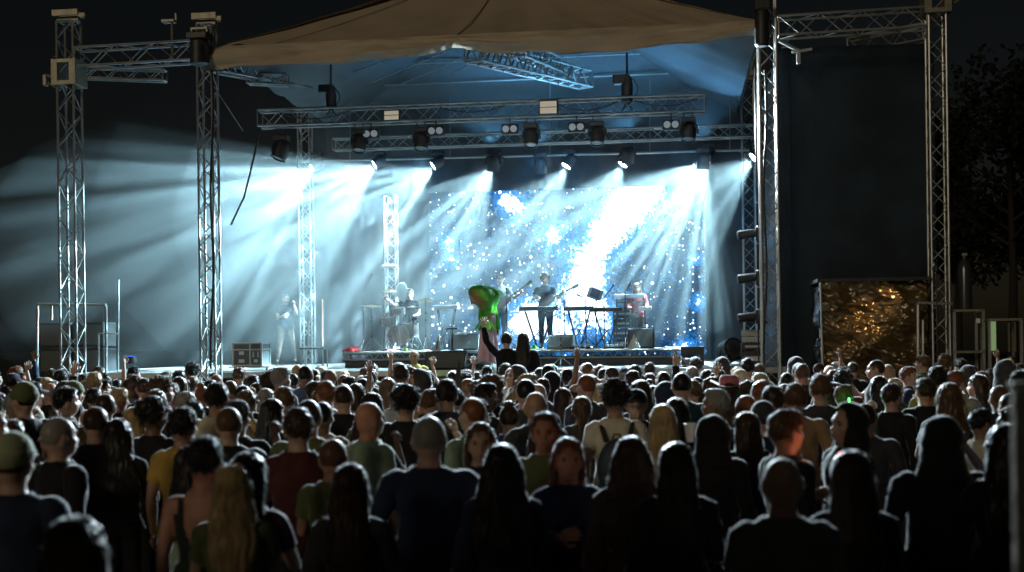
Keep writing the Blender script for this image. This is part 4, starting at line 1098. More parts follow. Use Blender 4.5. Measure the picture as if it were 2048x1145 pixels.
for (px, key, X, Y, st_, hc, tc, h, hair, hat, body) in rows:
    lst = sorted(cnt[key]); k = lst.index(px)
    lb = f'person with {key[0].replace("dark brown", "dark-brown")}, {tc.replace(" ", "-")} {"coat" if body.startswith("coat") else "top"}, {key[2]} below {key[3]}'
    if len(lst) > 1: lb += ', ' + ORD[min(k, 4)]
    turn = cr.gauss(0, 28)
    if cr.random() < .10: turn = cr.choice((-70, 70, 110, -110))
    if cr.random() < .012: turn = 180
    ex = {'curly': .03, 'bun': .05}.get(hair, 0) + (.03 if hat in ('beanie', 'hood') else 0)
    hcol = TCOL[cr.choice(wts_t)]
    if hat == 'hood': hcol = TCOL[tc] if tc in ('black', 'navy', 'charcoal') else TCOL['charcoal']
    sk = cr.choice(['fair'] * 6 + ['tan', 'ruddy', 'brown', 'dark'])
    pxw = (X * 1.0)
    person(lb, (X, Y, 0), -YAW * .5 - R(turn) - math.atan2(X, Y) * -.2, body, hair, SK[sk], TCOL[tc], cr.choice([(.015, .015, .02), (.03, .04, .07), (.05, .05, .055)]), HCOL[hc], hat, hcol, (h - ex) / 1.752, GR, cr.randrange(3))
print('CROWD', len(placed))

# ---- things people carry
def place_at(px, py, Y): return deep(px, py, Y)
bp = thing('backpack', 'dark backpack on the cream tee of the curly-haired person', 'backpack', (pC.x, pC.y - .165, 1.02), -YAW * .5)
q = MB(); q.ell((0, -.06, .13), (.165, .10, .24), nu=20, nv=14); q.ell((0, -.04, -.02), (.165, .10, .12), nu=20, nv=12)
m_ = remesh(q, .014, 2); m_.materials.clear(); m_.materials.append(mat('backpack_nylon', (.02, .035, .045), .6, bump=.2)); m_.polygons.foreach_set('use_smooth', [True] * len(m_.polygons))
bo = bpy.data.objects.new('sack', m_); C.objects.link(bo); bo.parent = bp
MB().ell((0, -.14, .02), (.11, .04, .10), nu=16, nv=10).build('pocket', m_.materials[0], bp, smooth=True)
MB().tube([(-.04, -.02, .36), (-.02, -.02, .40), (.02, -.02, .40), (.04, -.02, .36)], .008).build('handle', M['black'], bp, smooth=True)
for a in (-1, 1):
    MB().tube([(a * .09, .0, .34), (a * .115, .04, .43), (a * .13, .14, .475), (a * .135, .24, .40), (a * .14, .26, .2)], .020, 8).build('strap', M['black'], bp, smooth=True)
pc = place(1425, 822, 1.70)
cu = thing('cup', 'white paper cup held between the blond hair and the black hood', 'cup', deep(1381, 884, pc.y + .25), 0)
paper = mat('paper_cup', (.75, .76, .75), .5)
MB().lathe([(.028, 0), (.040, .11)], 22).build('body', paper, cu, smooth=True)
MB().lathe([(.042, .11), (.043, .122), (.036, .126), (.034, .118)], 22).build('lid', paper, cu, smooth=True)
glowm = mat('phone_glow', (.7, .8, 1), .4, emis=(.75, .86, 1), estr=1.2)
def phone(label, p, rz, lit=True, scr_=None):
    r = thing('phone', label, 'phone', p, rz)
    MB().box((0, 0, 0), (.155, .009, .076)).build('body', M['black'], r, bevel=.003)
    MB().box((0, -.0056, 0), (.145, .002, .068)).build('screen', scr_ or glowm, r)
dimm = mat('phone_dim', (.1, .1, .1), .3, emis=(.35, .22, .15), estr=.35)
phone('phone held sideways by the grey-haired person at the left edge', (pP.x + .02, pP.y + .36, 1.68), -.1, scr_=dimm)
pt = place(640, 779, 1.70)
phone('phone with a striped screen held above the crowd', (pt.x + .02, pt.y + .36, 1.62), 0, scr_=dimm)
# pointed dark flag
pf = place(893, 757, 1.85)
ft = thing('pennant', 'black pointed pennant rising above the heads', 'flag', deep(911, 790, 13.5), 0)
MB().tube([(0.05, 0, -1.4), (.05, 0, .35)], .008).build('stick', M['black'], ft)
vs = [(-.09, 0, -.12), (.075, .01, -.10), (.07, .012, .12), (.055, .01, .30), (.045, .004, .42), (.02, .0, .30), (-.02, -.006, .12)]
b = MB(); b.prism([(x, z) for x, y, z in vs], -.004, .004); b.build('cloth', M['black'], ft)
# glow stick and red light
gs = thing('glow_stick', 'green glow stick lighting the green top', 'glow stick', (pG.x - .03, pG.y - .22, 1.42), 0)
MB().tube([(0, 0, 0), (.02, 0, .07), (.015, 0, .15)], .008, 8).build('tube', mat('glow_green', (.2, 1, .3), .4, emis=(.10, 1, .18), estr=5), gs, smooth=True)
MB().ell((0, 0, 0), (.011, .011, .011)).build('cap', M['black'], gs)
l_ = bpy.data.lights.new('glow_light', 'POINT'); l_.energy = 1.6; l_.color = (.12, 1, .22); l_.shadow_soft_size = .05; lo = bpy.data.objects.new('glow_light', l_); C.objects.link(lo); lo.parent = gs; lo.location = (-.03, -.10, .10)
rl = thing('added_red_torch', 'small red torch added to redden the bearded face', 'torch', (pR.x + .30, pR.y - .16, 1.50), 0)  # made-up source for the red light on the face
MB().lathe([(.012, -.06), (.012, .0), (.016, .02), (.016, .03)], 14, (0, 0, 0), Quaternion((0, 1, 0), -PI / 2)).build('body', M['black'], rl, smooth=True)
MB().lathe([(.001, .031), (.014, .031)], 14, (0, 0, 0), Quaternion((0, 1, 0), -PI / 2)).build('lens', mat('glow_red', (1, .2, .1), .4, emis=(1, .12, .05), estr=1.5), rl)
spot('added_torch_light', Vector((pR.x + .26, pR.y - .16, 1.50)), (-1, .45, .32), 1.3, 95, (1, .42, .25), parent=rl, radius=.02)
# wooden post at the right edge
wood = mat('pale_wood', (.62, .48, .33), .8, var=.25, scale=5, bump=.4, bscale=20)
po = thing('wooden_post', 'pale wooden post standing at the right edge of the picture', 'post', (3.05 * 2036 / 2036 * (2040 - 1024) / F * 2.4 * .4 + 0, 0, 0), 0)
Yp = 3.3; pp = deep(2040, 780, Yp); po.location = (pp.x, pp.y, 0)
MB().box((0, 0, pp.z / 2), (.042, .042, pp.z)).build('shaft', wood, po, bevel=.004)
MB().box((0, 0, pp.z + .012), (.052, .052, .02)).build('cap', wood, po, bevel=.005)

# unseen tent added behind the camera to shade the nearest rows
tn = thing('shade_tent', 'unseen dark gabled tent added behind the camera to shade the rearmost people', 'tent', (1.0, -4.5, 0), 0)
b = MB(); b.add([(-8.5, -2, 2.75), (7, -2, 2.75), (7, 2, 2.75), (-8.5, 2, 2.75), (-8.5, 0, 6.7), (7, 0, 6.7)], [(0, 1, 5, 4), (3, 4, 5, 2), (0, 4, 3), (1, 2, 5)]); b.build('roof', M['drape'], tn)
for x in (-8.4, 6.9):
    for y in (-1.9, 1.9): MB().tube([(x, y, 0), (x, y, 2.8)], .04).build('post', M['alu'], tn)
# ================================================================ THE BAND AND ITS GEAR
MATT = dyed('matt_cloth', rough=.95, sheen=0, spec=.05)
_crowd_person = person
def person(*a, **k):
    o = _crowd_person(*a, **k)
    for c in o.children:
        if c.name.startswith(('shirt', 'trousers')):
            c.material_slots[0].link = 'OBJECT'; c.material_slots[0].material = MATT
    return o
def on(px, v, z): u, _ = at(px, 690, v); return S(u, v, z)
def rod(b, a, c, r=.011, n=8): return b.tube([a, c], r, n)
def tripod(r, h, legr=.30, legh=.32, rad=.011, matn='chrome'):
    MB().tube([(0, 0, .06), (0, 0, h)], rad).build('pole', M[matn], r, smooth=True)
    for k in range(3):
        a = k * 2 * PI / 3 + .5
        MB().tube([(0, 0, legh), (math.cos(a) * legr, math.sin(a) * legr, .012)], rad * .8).build('leg', M[matn], r, smooth=True)
    b = MB()
    for zz in (legh, legh + .35, h * .72):
        if zz < h: b.lathe([(rad * 1.9, -.025), (rad * 1.9, .025)], 10, (0, 0, zz))
    b.build('clutch', M['black'], r)
def cymbal(label, px, py, v, rad=.22, tilt=.12):
    u, z = at(px, py, v); r = thing('cymbal_stand', label, 'cymbal stand', S(u, v, RZ), group='cymbal stands of the drum kit')
    h = z - RZ; tripod(r, h)
    MB().lathe([(.001, .02), (.03, .022), (.05, .010), (rad * .6, .002), (rad, -.010), (rad, -.013), (rad * .6, -.002), (.04, .004)], 32, (0, 0, h - .02), Quaternion((1, .4, 0), tilt)).build('cymbal', M['brass'], r, smooth=True)
    MB().lathe([(.012, -.01), (.012, .03)], 10, (0, 0, h)).build('wing_nut', M['black'], r)
    return r
VK = 4.0
cymbal('leftmost wide cymbal on a tall chrome tripod', 743, 610, VK, .235)
cymbal('highest cymbal, behind the leftmost one', 780, 580, VK + .3, .155, .25)
cymbal('thin cymbal in front of the drummer', 826, 612, VK - .1, .15, .05)
cymbal('rightmost cymbal standing by the screen edge', 851, 598, VK + .1, .20, -.18)
shell = mat('drum_shell', (.30, .27, .24), .35, .2, var=.2); skinm = mat('drum_head', (.62, .62, .58), .5)
def drum(label, px, py, v, rad, dep, tiltx, stand=True, cat='drum', up=False):
    u, z = at(px, py, v); r = thing('drum', label, cat, S(u, v, z), group='drums of the kit'); q = Quaternion((1, 0, 0), tiltx)
    MB().lathe([(rad, -dep / 2), (rad, dep / 2)], 28, (0, 0, 0), q).build('shell', shell, r, smooth=True)
    for s_ in (-1, 1):
        MB().lathe([(rad + .008, s_ * dep / 2 - .014), (rad + .008, s_ * dep / 2 + .010)], 28, (0, 0, 0), q).build('hoop', M['chrome'], r, smooth=True)
        MB().lathe([(.001, s_ * (dep / 2 + .003)), (rad * .98, s_ * (dep / 2 + .003))], 28, (0, 0, 0), q).build('drumhead', skinm, r, smooth=True)
    for k in range(6):
        a = k * PI / 3; MB().tube([q @ Vector((math.cos(a) * (rad + .012), math.sin(a) * (rad + .012), -dep / 2)), q @ Vector((math.cos(a) * (rad + .012), math.sin(a) * (rad + .012), dep / 2))], .006, 6).build('tension_rod', M['chrome'], r)
    if stand:
        for k in range(3):
            a = k * 2 * PI / 3 + .3; MB().tube([(math.cos(a) * rad * .8, math.sin(a) * rad * .8, -dep * .3), (math.cos(a) * (rad + .12), math.sin(a) * (rad + .12), RZ - z + .01)], .009, 6).build('leg', M['chrome'], r)
drum('small rack tom mounted left of the drummer', 776, 640, VK + .1, .155, .20, .35)
drum('snare drum beside the rack tom', 796, 622, VK + .2, .16, .12, .15)
drum('bass drum low in the middle of the kit', 800, 672, VK + .5, .23, .36, PI / 2)
drum('floor tom in front of the drummer', 822, 662, VK + .6, .18, .32, .05)
# throne + drummer
u, _ = at(820, 600, 5.1)
r = thing('drum_stool', 'drum stool under the drummer', 'stool', S(u, 5.15, RZ)); tripod(r, .46, .22, .2, .014)
MB().lathe([(.15, .46), (.17, .48), (.17, .53), (.14, .55)], 20).build('seat', M['black'], r, smooth=True)
BODIES['drum'] = figure('drum', 'keys', 'reach', legs='sit', sleeves='short', lean=.12)
BODIES['guitar'] = figure('guitar', 'neckhand', 'guitar', sleeves='short', lean=.05)
BODIES['keyer'] = figure('keyer', 'keys', 'keys', sleeves='long', lean=.25)
BODIES['sit'] = figure('sit', 'down', 'front', legs='sit', sleeves='long')
BODIES['sitL'] = figure('sitL', 'upwide', 'front', legs='sit', sleeves='long')
BODIES['shorts'] = figure('shorts', 'phone', 'front', legs='wide', sleeves='short', lean=.1)
person('drummer in a dark tee sitting behind the cymbals', S(u, 5.15, RZ + .55 - .86), PI - YAW, 'drum', 'short', SK['fair'], TCOL['black'], haircol=HCOL['brown'])
tw = MB(); n = 12; vs = []; fs = []
for i in range(n + 1):
    for k in range(7):
        s = i / n; t = k / 6; w_ = .30 * (1 - t * .35) * (.5 + .5 * s)
        vs.append(((t - .5) * .34, .02 * math.sin(t * 9 + s * 4), (s - .5) * .36 * (1 - .5 * abs(t - .45)) + .05 * math.sin(t * 5)))
for i in range(n):
    for k in range(6): a = i * 7 + k; fs.append((a, a + 1, a + 8, a + 7))
two = tw.add(vs, fs).build('towel', mat('pale_towel', (.55, .60, .50), .9), smooth=True); two.location = atp(803, 585, 5.0); two.rotation_euler = (0, .5, -YAW)
sm = two.modifiers.new('s', 'SOLIDIFY'); sm.thickness = .012
tag(two, 'pale cloth hanging beside the head of the drummer', 'cloth')
# totem truss
ut, _ = at(782, 500, 5.6)
_, zt = at(782, 392, 5.6); _, zb = at(782, 572, 5.6)
r = thing('totem_truss', 'upright truss totem glowing warm white behind the drum kit', 'truss tower', S(ut, 5.6, RZ))
truss_parts(r, S(ut, 5.6, RZ + .04), S(ut, 5.6, zt), size=.25, rch=.022, rbr=.010)
MB().box((0, 0, .02), (.6, .6, .04)).build('base_plate', M['blackmetal'], r)
MB().box((0, -.14, zb - RZ + .45), (.34, .10, .07)).build('clamp_bar', M['alu'], r, bevel=.01)
lb_ = MB(); lb_.box((-.13, -.17, 0), (.10, .08, .22)); 
tl_ = thing('totem_lamp', 'small warm lamp clamped to the top of the glowing totem', 'stage light', S(ut, 5.42, zt - .10))
MB().lathe([(.04, 0), (.06, .03), (.065, .15), (.05, .16)], 16, (-.02, 0, .05), Quaternion((1, 0, 0), PI)).build('barrel', M['alu'], tl_, smooth=True)
MB().tube([(0, .08, 0), (0, .14, 0)], .02).build('clamp', M['black'], tl_)
spot('lamp_light', S(ut - .02, 5.42, zt - .24), NV * .06 + DOWN, 500, 60, (1, .78, .58), parent=tl_, radius=.04)

# microphones
def boom(label, px, py0, v, mx, my, z0=RZ, col='blackmetal', bx=None, by=None):
    """stand at px, pole top at py0, boom from (bx,by) to the microphone at mx,my"""
    u, z = at(px, py0, v); r = thing('microphone_stand', label, 'microphone stand', S(u, v, z0), group='microphone stands')
    tripod(r, z - z0, .28, .26, .010, col)
    inv = Matrix.Rotation(YAW, 3, 'Z')
    def L(px_, py_): return inv @ (atp(px_, py_, v) - S(u, v, z0))
    a = L(bx or px, by or py0); c = L(mx, my)
    MB().tube([a, c], .008).build('boom', M[col], r)
    d = (c - a).normalized(); MB().tube([c - d * .02, c + d * .06, c + d * .11], [.012, .016, .024]).build('microphone', M['blackmetal'], r, smooth=True)
    return r
boom('tall boom stand with a microphone above the leftmost cymbal', 727, 600, 4.6, 741, 556, bx=727, by=583)
boom('round-based microphone stand in front of the guitarist', 1013, 594, 3.4, 1013, 586)
boom('microphone stand left of the music stands', 1171, 598, 3.2, 1163, 594)
boom('boom stand by the tilted monitor box', 1208, 604, 3.6, 1222, 578, bx=1200, by=606)
boom('microphone stand in front of the seated keyboard player', 1250, 585, 3.2, 1256, 575)
boom('boom stand with microphone right of the guitarist', 1128, 602, 3.6, 1114, 612, bx=1142, by=590)
r = thing('guitar_stand', 'floor stand with a thin top bracket on the front edge', 'stand', on(1122, 1.9, DZ)); tripod(r, .62, .26, .2, .010, 'chrome'); MB().box((0, 0, .64), (.5, .03, .02)).build('bar', M['black'], r)
r = thing('tablet_stand', 'black stand in front of the left monitor wedge', 'stand', on(905, 2.0, DZ)); tripod(r, .78, .26, .2, .010, 'blackmetal'); MB().box((0, 0, .80), (.24, .16, .03)).build('tray', M['black'], r, bevel=.005)
# keyboards
def keyboard(label, px, py, v, w_, white=False, legs='X', tilt=.0, ww=.28, z0=RZ, grp='keyboards on the riser'):
    u, z = at(px, py, v); r = thing('keyboard', label, 'keyboard', S(u, v, z0), group=grp); h = z - z0
    body = mat('keyboard_case_' + ('pale' if white else 'dark'), (.55, .55, .53) if white else (.03, .03, .035), .45)
    MB().box((0, 0, h), (w_, ww, .085), Matrix.Rotation(tilt, 3, 'X')).build('case', body, r, bevel=.008)
    k = MB(); n = int(w_ / .024)
    for i in range(n): k.box((-w_ / 2 + .03 + (w_ - .06) * i / (n - 1), ww * .25, h + .049), ((w_ - .06) / n * .85, .13, .012))
    k.build('keys', skinm, r)
    if legs == 'X':
        for a in (-1, 1):
            for yy in (-.09, .09):
                b = MB(); b.tube([(a * w_ * .36, yy, h - .05), (a * w_ * .05, yy, .02)], .013); b.build('leg', M['black'], r)
        for a in (-1, 1):
            MB().tube([(a * w_ * .36, -.2, .02), (a * w_ * .36, .2, .02)], .015).build('foot', M['black'], r)
            MB().tube([(-a * w_ * .05, 0, h * .5), (a * w_ * .36, 0, .03)], .012).build('brace', M['black'], r)
    return r
keyboard('pale keyboard on a V-shaped stand right of the drums', 893, 615, 4.2, .55, True)
keyboard('black keyboard in front of the guitarist', 1078, 618, 4.3, .86)
keyboard('left dark keyboard of the row on crossed legs', 1158, 618, 4.3, .66)
keyboard('right dark keyboard of the row, under the tilted monitor box', 1213, 620, 4.3, .72)
keyboard('upper white keyboard facing the seated player', 1259, 593, 4.9, .68, True, legs=None)
r = thing('keyboard_rack', 'two-tier stand holding the white keyboards', 'stand', on(1262, 5.0, RZ))
for a in (-1, 1):
    MB().tube([(a * .34, .1, 0), (a * .30, .0, 1.20)], .018).build('upright', M['blackmetal'], r)
for z in (.45, .75, 1.02): MB().tube([(-.32, 0, z), (.32, 0, z)], .014).build('crossbar', M['blackmetal'], r)
keyboard('lower white keyboard right of the seated player', 1290, 618, 5.1, .30, True, legs=None)
# tilted box (screen)
r = thing('monitor_box', 'grey box-shaped monitor tilted on a pole above the keyboards', 'monitor', atp(1190, 588, 4.0), R(25) - YAW)
MB().box((0, 0, 0), (.27, .22, .22), Matrix.Rotation(.35, 3, 'Y')).build('case', mat('grey_case', (.25, .26, .28), .5), r, bevel=.008)
MB().box((-.035, -.10, .01), (.20, .03, .18), Matrix.Rotation(.35, 3, 'Y')).build('screen', M['glass'], r, bevel=.004)
MB().tube([(.03, .02, -.1), (.03, .05, -1.25)], .014).build('pole', M['black'], r)
# monitor wedges
grey = mat('grille_grey', (.10, .11, .11), .7, bump=.3, bscale=200); pal = mat('wedge_pale', (.42, .44, .40), .6)
def wedge(label, px, v, z0, w_, h_, d_, topm=None, grp='stage monitor wedges'):
    r = thing('monitor_wedge', label, 'monitor speaker', on(px, v, z0), group=grp)
    b = MB(); pr = [(0, 0), (d_, 0), (d_ * .86, h_), (d_ * .55, h_)]
    n = [(-w_ / 2, y, z) for y, z in pr] + [(w_ / 2, y, z) for y, z in pr]
    b.add(n, [(0, 1, 2, 3), (7, 6, 5, 4), (0, 4, 5, 1), (1, 5, 6, 2), (2, 6, 7, 3), (3, 7, 4, 0)]); b.build('cabinet', topm or M['black'], r, bevel=.015)
    f0 = Vector((0, 0.02, .05)); a = math.atan2(h_, d_ * .55)
    MB().box((0, d_ * .27 - .012, h_ * .5 + .006), (w_ - .07, .008, math.hypot(h_, d_ * .55) - .08), Matrix.Rotation(-(PI / 2 - a), 3, 'X')).build('grille', grey, r)
    MB().box((w_ / 2 + .004, d_ * .6, h_ * .55), (.008, .14, .03)).build('handle', M['alu'], r)
wedge('dark wedge between the pale keyboard and green costume', 928, 3.4, RZ, .62, .36, .48)
wedge('pale-topped wedge at the feet of the guitarist', 1120, 3.2, RZ, .56, .30, .46, pal)
wedge('black wedge at the feet of the seated player', 1282, 3.3, RZ, .56, .42, .46)
wedge('big black wedge at the deck edge below the small keyboard', 887, .75, DZ, .82, .36, .5)
def dome(label, px, v): 
    r = thing('monitor_wedge', label, 'monitor speaker', on(px, v, DZ), group='stage monitor wedges')
    b = MB(); vs = []; n = 20
    MB().lathe([(.34, 0), (.33, .05), (.26, .11), (.10, .15), (.01, .155)], 30).build('cabinet', M['black'], r, smooth=True); MB().box((.30, 0, .03), (.12, .1, .05)).build('handle', M['black'], r, bevel=.01)
dome('low round black monitor at the deck edge below the green costume', 962, .7)
# amp stack behind keys
r = thing('amp_rack', 'dark amplifier stack under the white keyboards', 'amplifier', on(1245, 5.4, RZ))
for k in range(4):
    MB().box((0, 0, .11 + .22 * k), (.40, .36, .205)).build('unit', M['black'], r, bevel=.008)
    MB().box((0, -.185, .11 + .22 * k), (.34, .01, .05)).build('panel', M['alu'], r)
# clutter on the riser: cloths, cables, boxes
def cloth(label, px, v, z0, w_, d_, col, seed, h_=.05):
    b = MB(); vs = []; fs = []; n = 16
    for i in range(n + 1):
        for k in range(n + 1):
            x, y = i / n - .5, k / n - .5; e = max(0, 1 - 4 * max(abs(x), abs(y)) ** 2 * 1.0)
            z = .012 + h_ * e * (.5 + .9 * abs(noise.noise(Vector((x * 5 + seed, y * 5, seed))))) + .02 * abs(noise.noise(Vector((x * 14, y * 14, seed))))
            r_ = 1 + .25 * noise.noise(Vector((x * 3, y * 3, seed + 4)))
            vs.append((x * w_ * r_, y * d_ * r_, z))
    for i in range(n):
        for k in range(n): a = i * (n + 1) + k; fs.append((a, a + 1, a + n + 2, a + n + 1))
    o = b.add(vs, fs).build('cloth', mat('cloth_' + label.split()[0], col, .9), smooth=True); o.location = on(px, v, z0); o.rotation_euler.z = seed; tag(o, label, 'cloth'); return o
cloth('red cloth heap on the left end of the riser', 704, 2.95, RZ, .34, .3, (.75, .06, .07), 1, .14)
cloth('pink cloth lying before the drum kit', 785, 2.95, RZ, .34, .2, (.6, .12, .16), 2, .05)
cloth('white towel on the riser right of the left wedge', 922, 3.1, RZ + .33, .22, .2, (.7, .75, .68), 3, .06)
cloth('white sheet folded on the floor beside the seated player', 1268, 3.05, RZ, .2, .2, (.7, .7, .64), 5, .28)
cloth('bright green shoe cloth at the feet of the guitarist', 1068, 3.3, RZ, .16, .14, (.15, .75, .1), 6, .10)
b = MB(); b.box((0, 0, .03), (.05, .05, .07)); o = b.build('gaffer_roll', mat('yellow_tape', (.8, .8, .1), .5), bevel=.01); o.location = on(812, 2.85, RZ); tag(o, 'small bright yellow block on the riser edge', 'tape roll')
r = thing('folded_sign', 'white triangular folded board leaning by the rightmost cymbal', 'sign', on(873, 3.1, RZ))
MB().add([(-.10, 0, 0), (.09, .03, 0), (.04, .1, .36), (-.10, .012, 0.0), (.09, .042, 0), (.04, .112, .36)], [(0, 1, 2), (5, 4, 3), (0, 3, 4, 1), (1, 4, 5, 2), (2, 5, 3, 0)]).build('board', skinm, r)
MB().tube([(0.0, -.01, .04), (.02, .03, .2)], .012).build('mark', M['black'], r)
for k in range(9):
    c0 = on(720 + k * 72, 2.95 + (k % 3) * .3, RZ); pts = []
    for j in range(14): pts.append(c0 + Vector((j * .06 - .4, .10 * math.sin(j * .9 + k), .012 + .02 * abs(math.sin(j * 1.3 + k)))))
    tag(MB().tube(pts, .008, 6).build('cable', M['black'], smooth=True), f'black cable curling on the riser {["by the red cloth", "below the leftmost cymbal", "before the snare", "by the folded board", "beside the left wedge", "behind the green costume", "behind the pale-topped wedge", "below the music stands", "below the seated player"][k]}', 'cable', 'cables lying on the riser')
for k, (px, v) in enumerate(((1160, 3.1), (1228, 2.95))):
    r = thing('pedal_board', ['effect pedals below the left dark keyboard', 'effect pedals below the monitor box'][k], 'pedals', on(px, v, RZ), group='pedal boards')
    MB().box((0, 0, .03), (.42, .24, .05)).build('board', M['black'], r, bevel=.006)
    for j in range(4): MB().box((-.15 + .1 * j, 0, .075), (.07, .11, .04)).build('pedal', M['alu'], r, bevel=.006)

# ---------------------------------------------------------------- performers
def guitar(label, p, rz, ang=.55):
    r = thing('electric_guitar', label, 'guitar', p, rz); q = Matrix.Rotation(-ang, 3, 'Y')
    b = MB(); out_ = []
    for i in range(28):
        t = 2 * PI * i / 28; rr = .155 * (1 + .22 * math.cos(2 * t) + .06 * math.cos(3 * t)); out_.append((rr * math.cos(t), rr * .82 * math.sin(t)))
    b.prism(out_, -.022, .022, fn=lambda v: q @ v); b.build('body', mat('guitar_red', (.05, .015, .015), .55), r, bevel=.004)
    MB().tube([q @ Vector((.12, -.02, 0)), q @ Vector((.66, -.02, .0))], .020).build('neck', M['black'], r)
    MB().box(q @ Vector((.72, -.02, 0)), (.16, .018, .07), q).build('headstock', M['black'], r, bevel=.004)
    return r
g1 = on(1092, 5.0, RZ); person('guitarist in a dark tee standing before the screen', (g1.x, g1.y, RZ), PI - YAW, 'guitar', 'curly', SK['fair'], (.02, .025, .035), (.015, .02, .03), HCOL['dark brown'], scale=.97)
guitar('dark electric guitar with the neck pointing up right', g1 + RV * .06 - NV * .22 + Vector((0, 0, 1.08)), -YAW, .45)
g2 = on(1001, 5.2, RZ - .12); person('bass player in grey tee half hidden by the green costume', (g2.x, g2.y, RZ), PI - YAW + .3, 'guitar', 'short', SK['fair'], (.05, .06, .06), (.03, .05, .08), HCOL['brown'], scale=.99)
guitar('bass guitar with its long neck raised to the right', g2 + RV * .12 - NV * .22 + Vector((0, 0, 1.20)), -YAW, .62)
g3 = on(1276, 5.5, RZ)
person('keyboard player in a red top seen through the smoke', (g3.x, g3.y, RZ - .08), PI - YAW, 'keyer', 'long', SK['fair'], (.22, .035, .04), (.05, .03, .035), HCOL['ginger'], scale=.90)
g4 = on(572, 7.25, DZ)
person('crew member with bare legs and shorts standing at stage left', (g4.x, g4.y, DZ), PI - YAW + .5, 'shorts', 'short', SK['fair'], (.02, .022, .03), (.12, .08, .06), HCOL['dark brown'], scale=1.02)
# costume performer: tulip-like green headdress, pink pleated robe
pk = on(977, 1.5, DZ); kp = person('person in a pink robe under the green leafy headdress', (pk.x, pk.y, DZ), PI - YAW + .5, 'woman2', None, SK['fair'], (.10, .35, .04), (.5, .25, .35), scale=.86)
def robe():
    b = MB(); vs = []; fs = []; n = 72; K = 16
    for k in range(K + 1):
        t = k / K; z = 1.06 - 1.02 * t; R0 = .17 + .07 * t
        for i in range(n):
            a = 2 * PI * i / n; rr = R0 * (1 + (.03 + .09 * t) * math.sin(a * 11 + 1.2 * math.sin(t * 4)) + .04 * noise.noise(Vector((math.cos(a) * 2, math.sin(a) * 2, t * 3))))
            vs.append((rr * math.cos(a), rr * .8 * math.sin(a), z))
    for k in range(K):
        for i in range(n): j = (i + 1) % n; fs.append((k * n + i, k * n + j, (k + 1) * n + j, (k + 1) * n + i))
    return b.add(vs, fs)
rb = robe().build('robe', mat('pink_satin', (.72, .46, .56), .35, sheen=.3, var=.12), kp, smooth=True); rb.scale = (1.05, 1.05, 1.16)
# headdress (worn, own thing)
gm = bpy.data.materials.new('leaf_green'); gm.use_nodes = True; gn = gm.node_tree.nodes; gl = gm.node_tree.links; gb = gn['Principled BSDF']
tcx = gn.new('ShaderNodeTexCoord'); nzx = gn.new('ShaderNodeTexNoise'); nzx.inputs['Scale'].default_value = 4; gl.new(tcx.outputs['Object'], nzx.inputs['Vector'])
crx = gn.new('ShaderNodeValToRGB'); crx.color_ramp.elements[0].position = .35; crx.color_ramp.elements[0].color = (.02, .14, .015, 1); crx.color_ramp.elements[1].position = .65; crx.color_ramp.elements[1].color = (.12, .55, .03, 1)
gl.new(nzx.outputs[0], crx.inputs[0]); sx_ = gn.new('ShaderNodeVectorMath'); sx_.operation = 'DISTANCE'; sx_.inputs[1].default_value = (-.17, -.16, .40); gl.new(tcx.outputs['Object'], sx_.inputs[0])
ad_ = gn.new('ShaderNodeMath'); ad_.operation = 'MULTIPLY_ADD'; ad_.inputs[1].default_value = .25; gl.new(nzx.outputs[0], ad_.inputs[0]); gl.new(sx_.outputs['Value'], ad_.inputs[2])
mr_ = gn.new('ShaderNodeMapRange'); mr_.inputs[1].default_value = .36; mr_.inputs[2].default_value = .28; gl.new(ad_.outputs[0], mr_.inputs[0])
mc_ = gn.new('ShaderNodeMix'); mc_.data_type = 'RGBA'; gl.new(mr_.outputs[0], mc_.inputs[0]); gl.new(crx.outputs[0], mc_.inputs[6]); mc_.inputs[7].default_value = (.22, .12, .04, 1); gl.new(mc_.outputs[2], gb.inputs['Base Color']); gb.inputs['Roughness'].default_value = .45
lime = mat('lime_petal', (.30, .85, .04), .4, var=.15); rust = mat('rust_petal', (.30, .13, .05), .6, var=.4, scale=10)
hd = thing('flower_headdress', 'big green bud-shaped headdress with lime petals on the pink-robed performer', 'costume', S(at(972, 640, 1.45)[0], 1.45, at(972, 640, 1.45)[1]), -YAW + .1)
b = MB(); b.lathe([(.04, 0), (.10, .05), (.12, .14), (.18, .26), (.27, .38), (.31, .49), (.27, .60), (.16, .67), (.02, .70)], 34)
m_ = remesh(b, .014, 1)
for v in m_.vertices:
    a = math.atan2(v.co.y, v.co.x); v.co += Vector((math.cos(a), math.sin(a), 0)) * .018 * math.sin(a * 5 + v.co.z * 3) + Vector((-.16 * (max(0, v.co.z) / .7) ** 1.5 + .05, 0, 0))
m_.materials.clear(); m_.materials.append(gm); m_.polygons.foreach_set('use_smooth', [True] * len(m_.polygons)); o = bpy.data.objects.new('bud', m_); C.objects.link(o); o.parent = hd
def petal(a, L, w_, lift, curl_, m, z0, r0, nm='petal', dx=0):
    b = MB(); vs = []; fs = []; n = 10; K = 8
    for i in range(n + 1):
        t = i / n; ww = w_ * math.sin(PI * (t * .86 + .10)) ** .8
        rr = r0 + L * t * math.cos(lift); zz = z0 + L * t * math.sin(lift) - curl_ * t * t
        for k in range(K + 1):
            s = k / K - .5; c_ = Vector((rr - .10 * abs(s) * ww / max(w_, .01), s * ww, zz + .06 * s * s * (1 - t)))
            vs.append(Matrix.Rotation(a, 3, 'Z') @ c_ + Vector((dx, 0, 0)))
    for i in range(n):
        for k in range(K): q = i * (K + 1) + k; fs.append((q, q + 1, q + K + 2, q + K + 1))
    o = b.add(vs, fs).build(nm, m, hd, smooth=True); s_ = o.modifiers.new('s', 'SOLIDIFY'); s_.thickness = .012
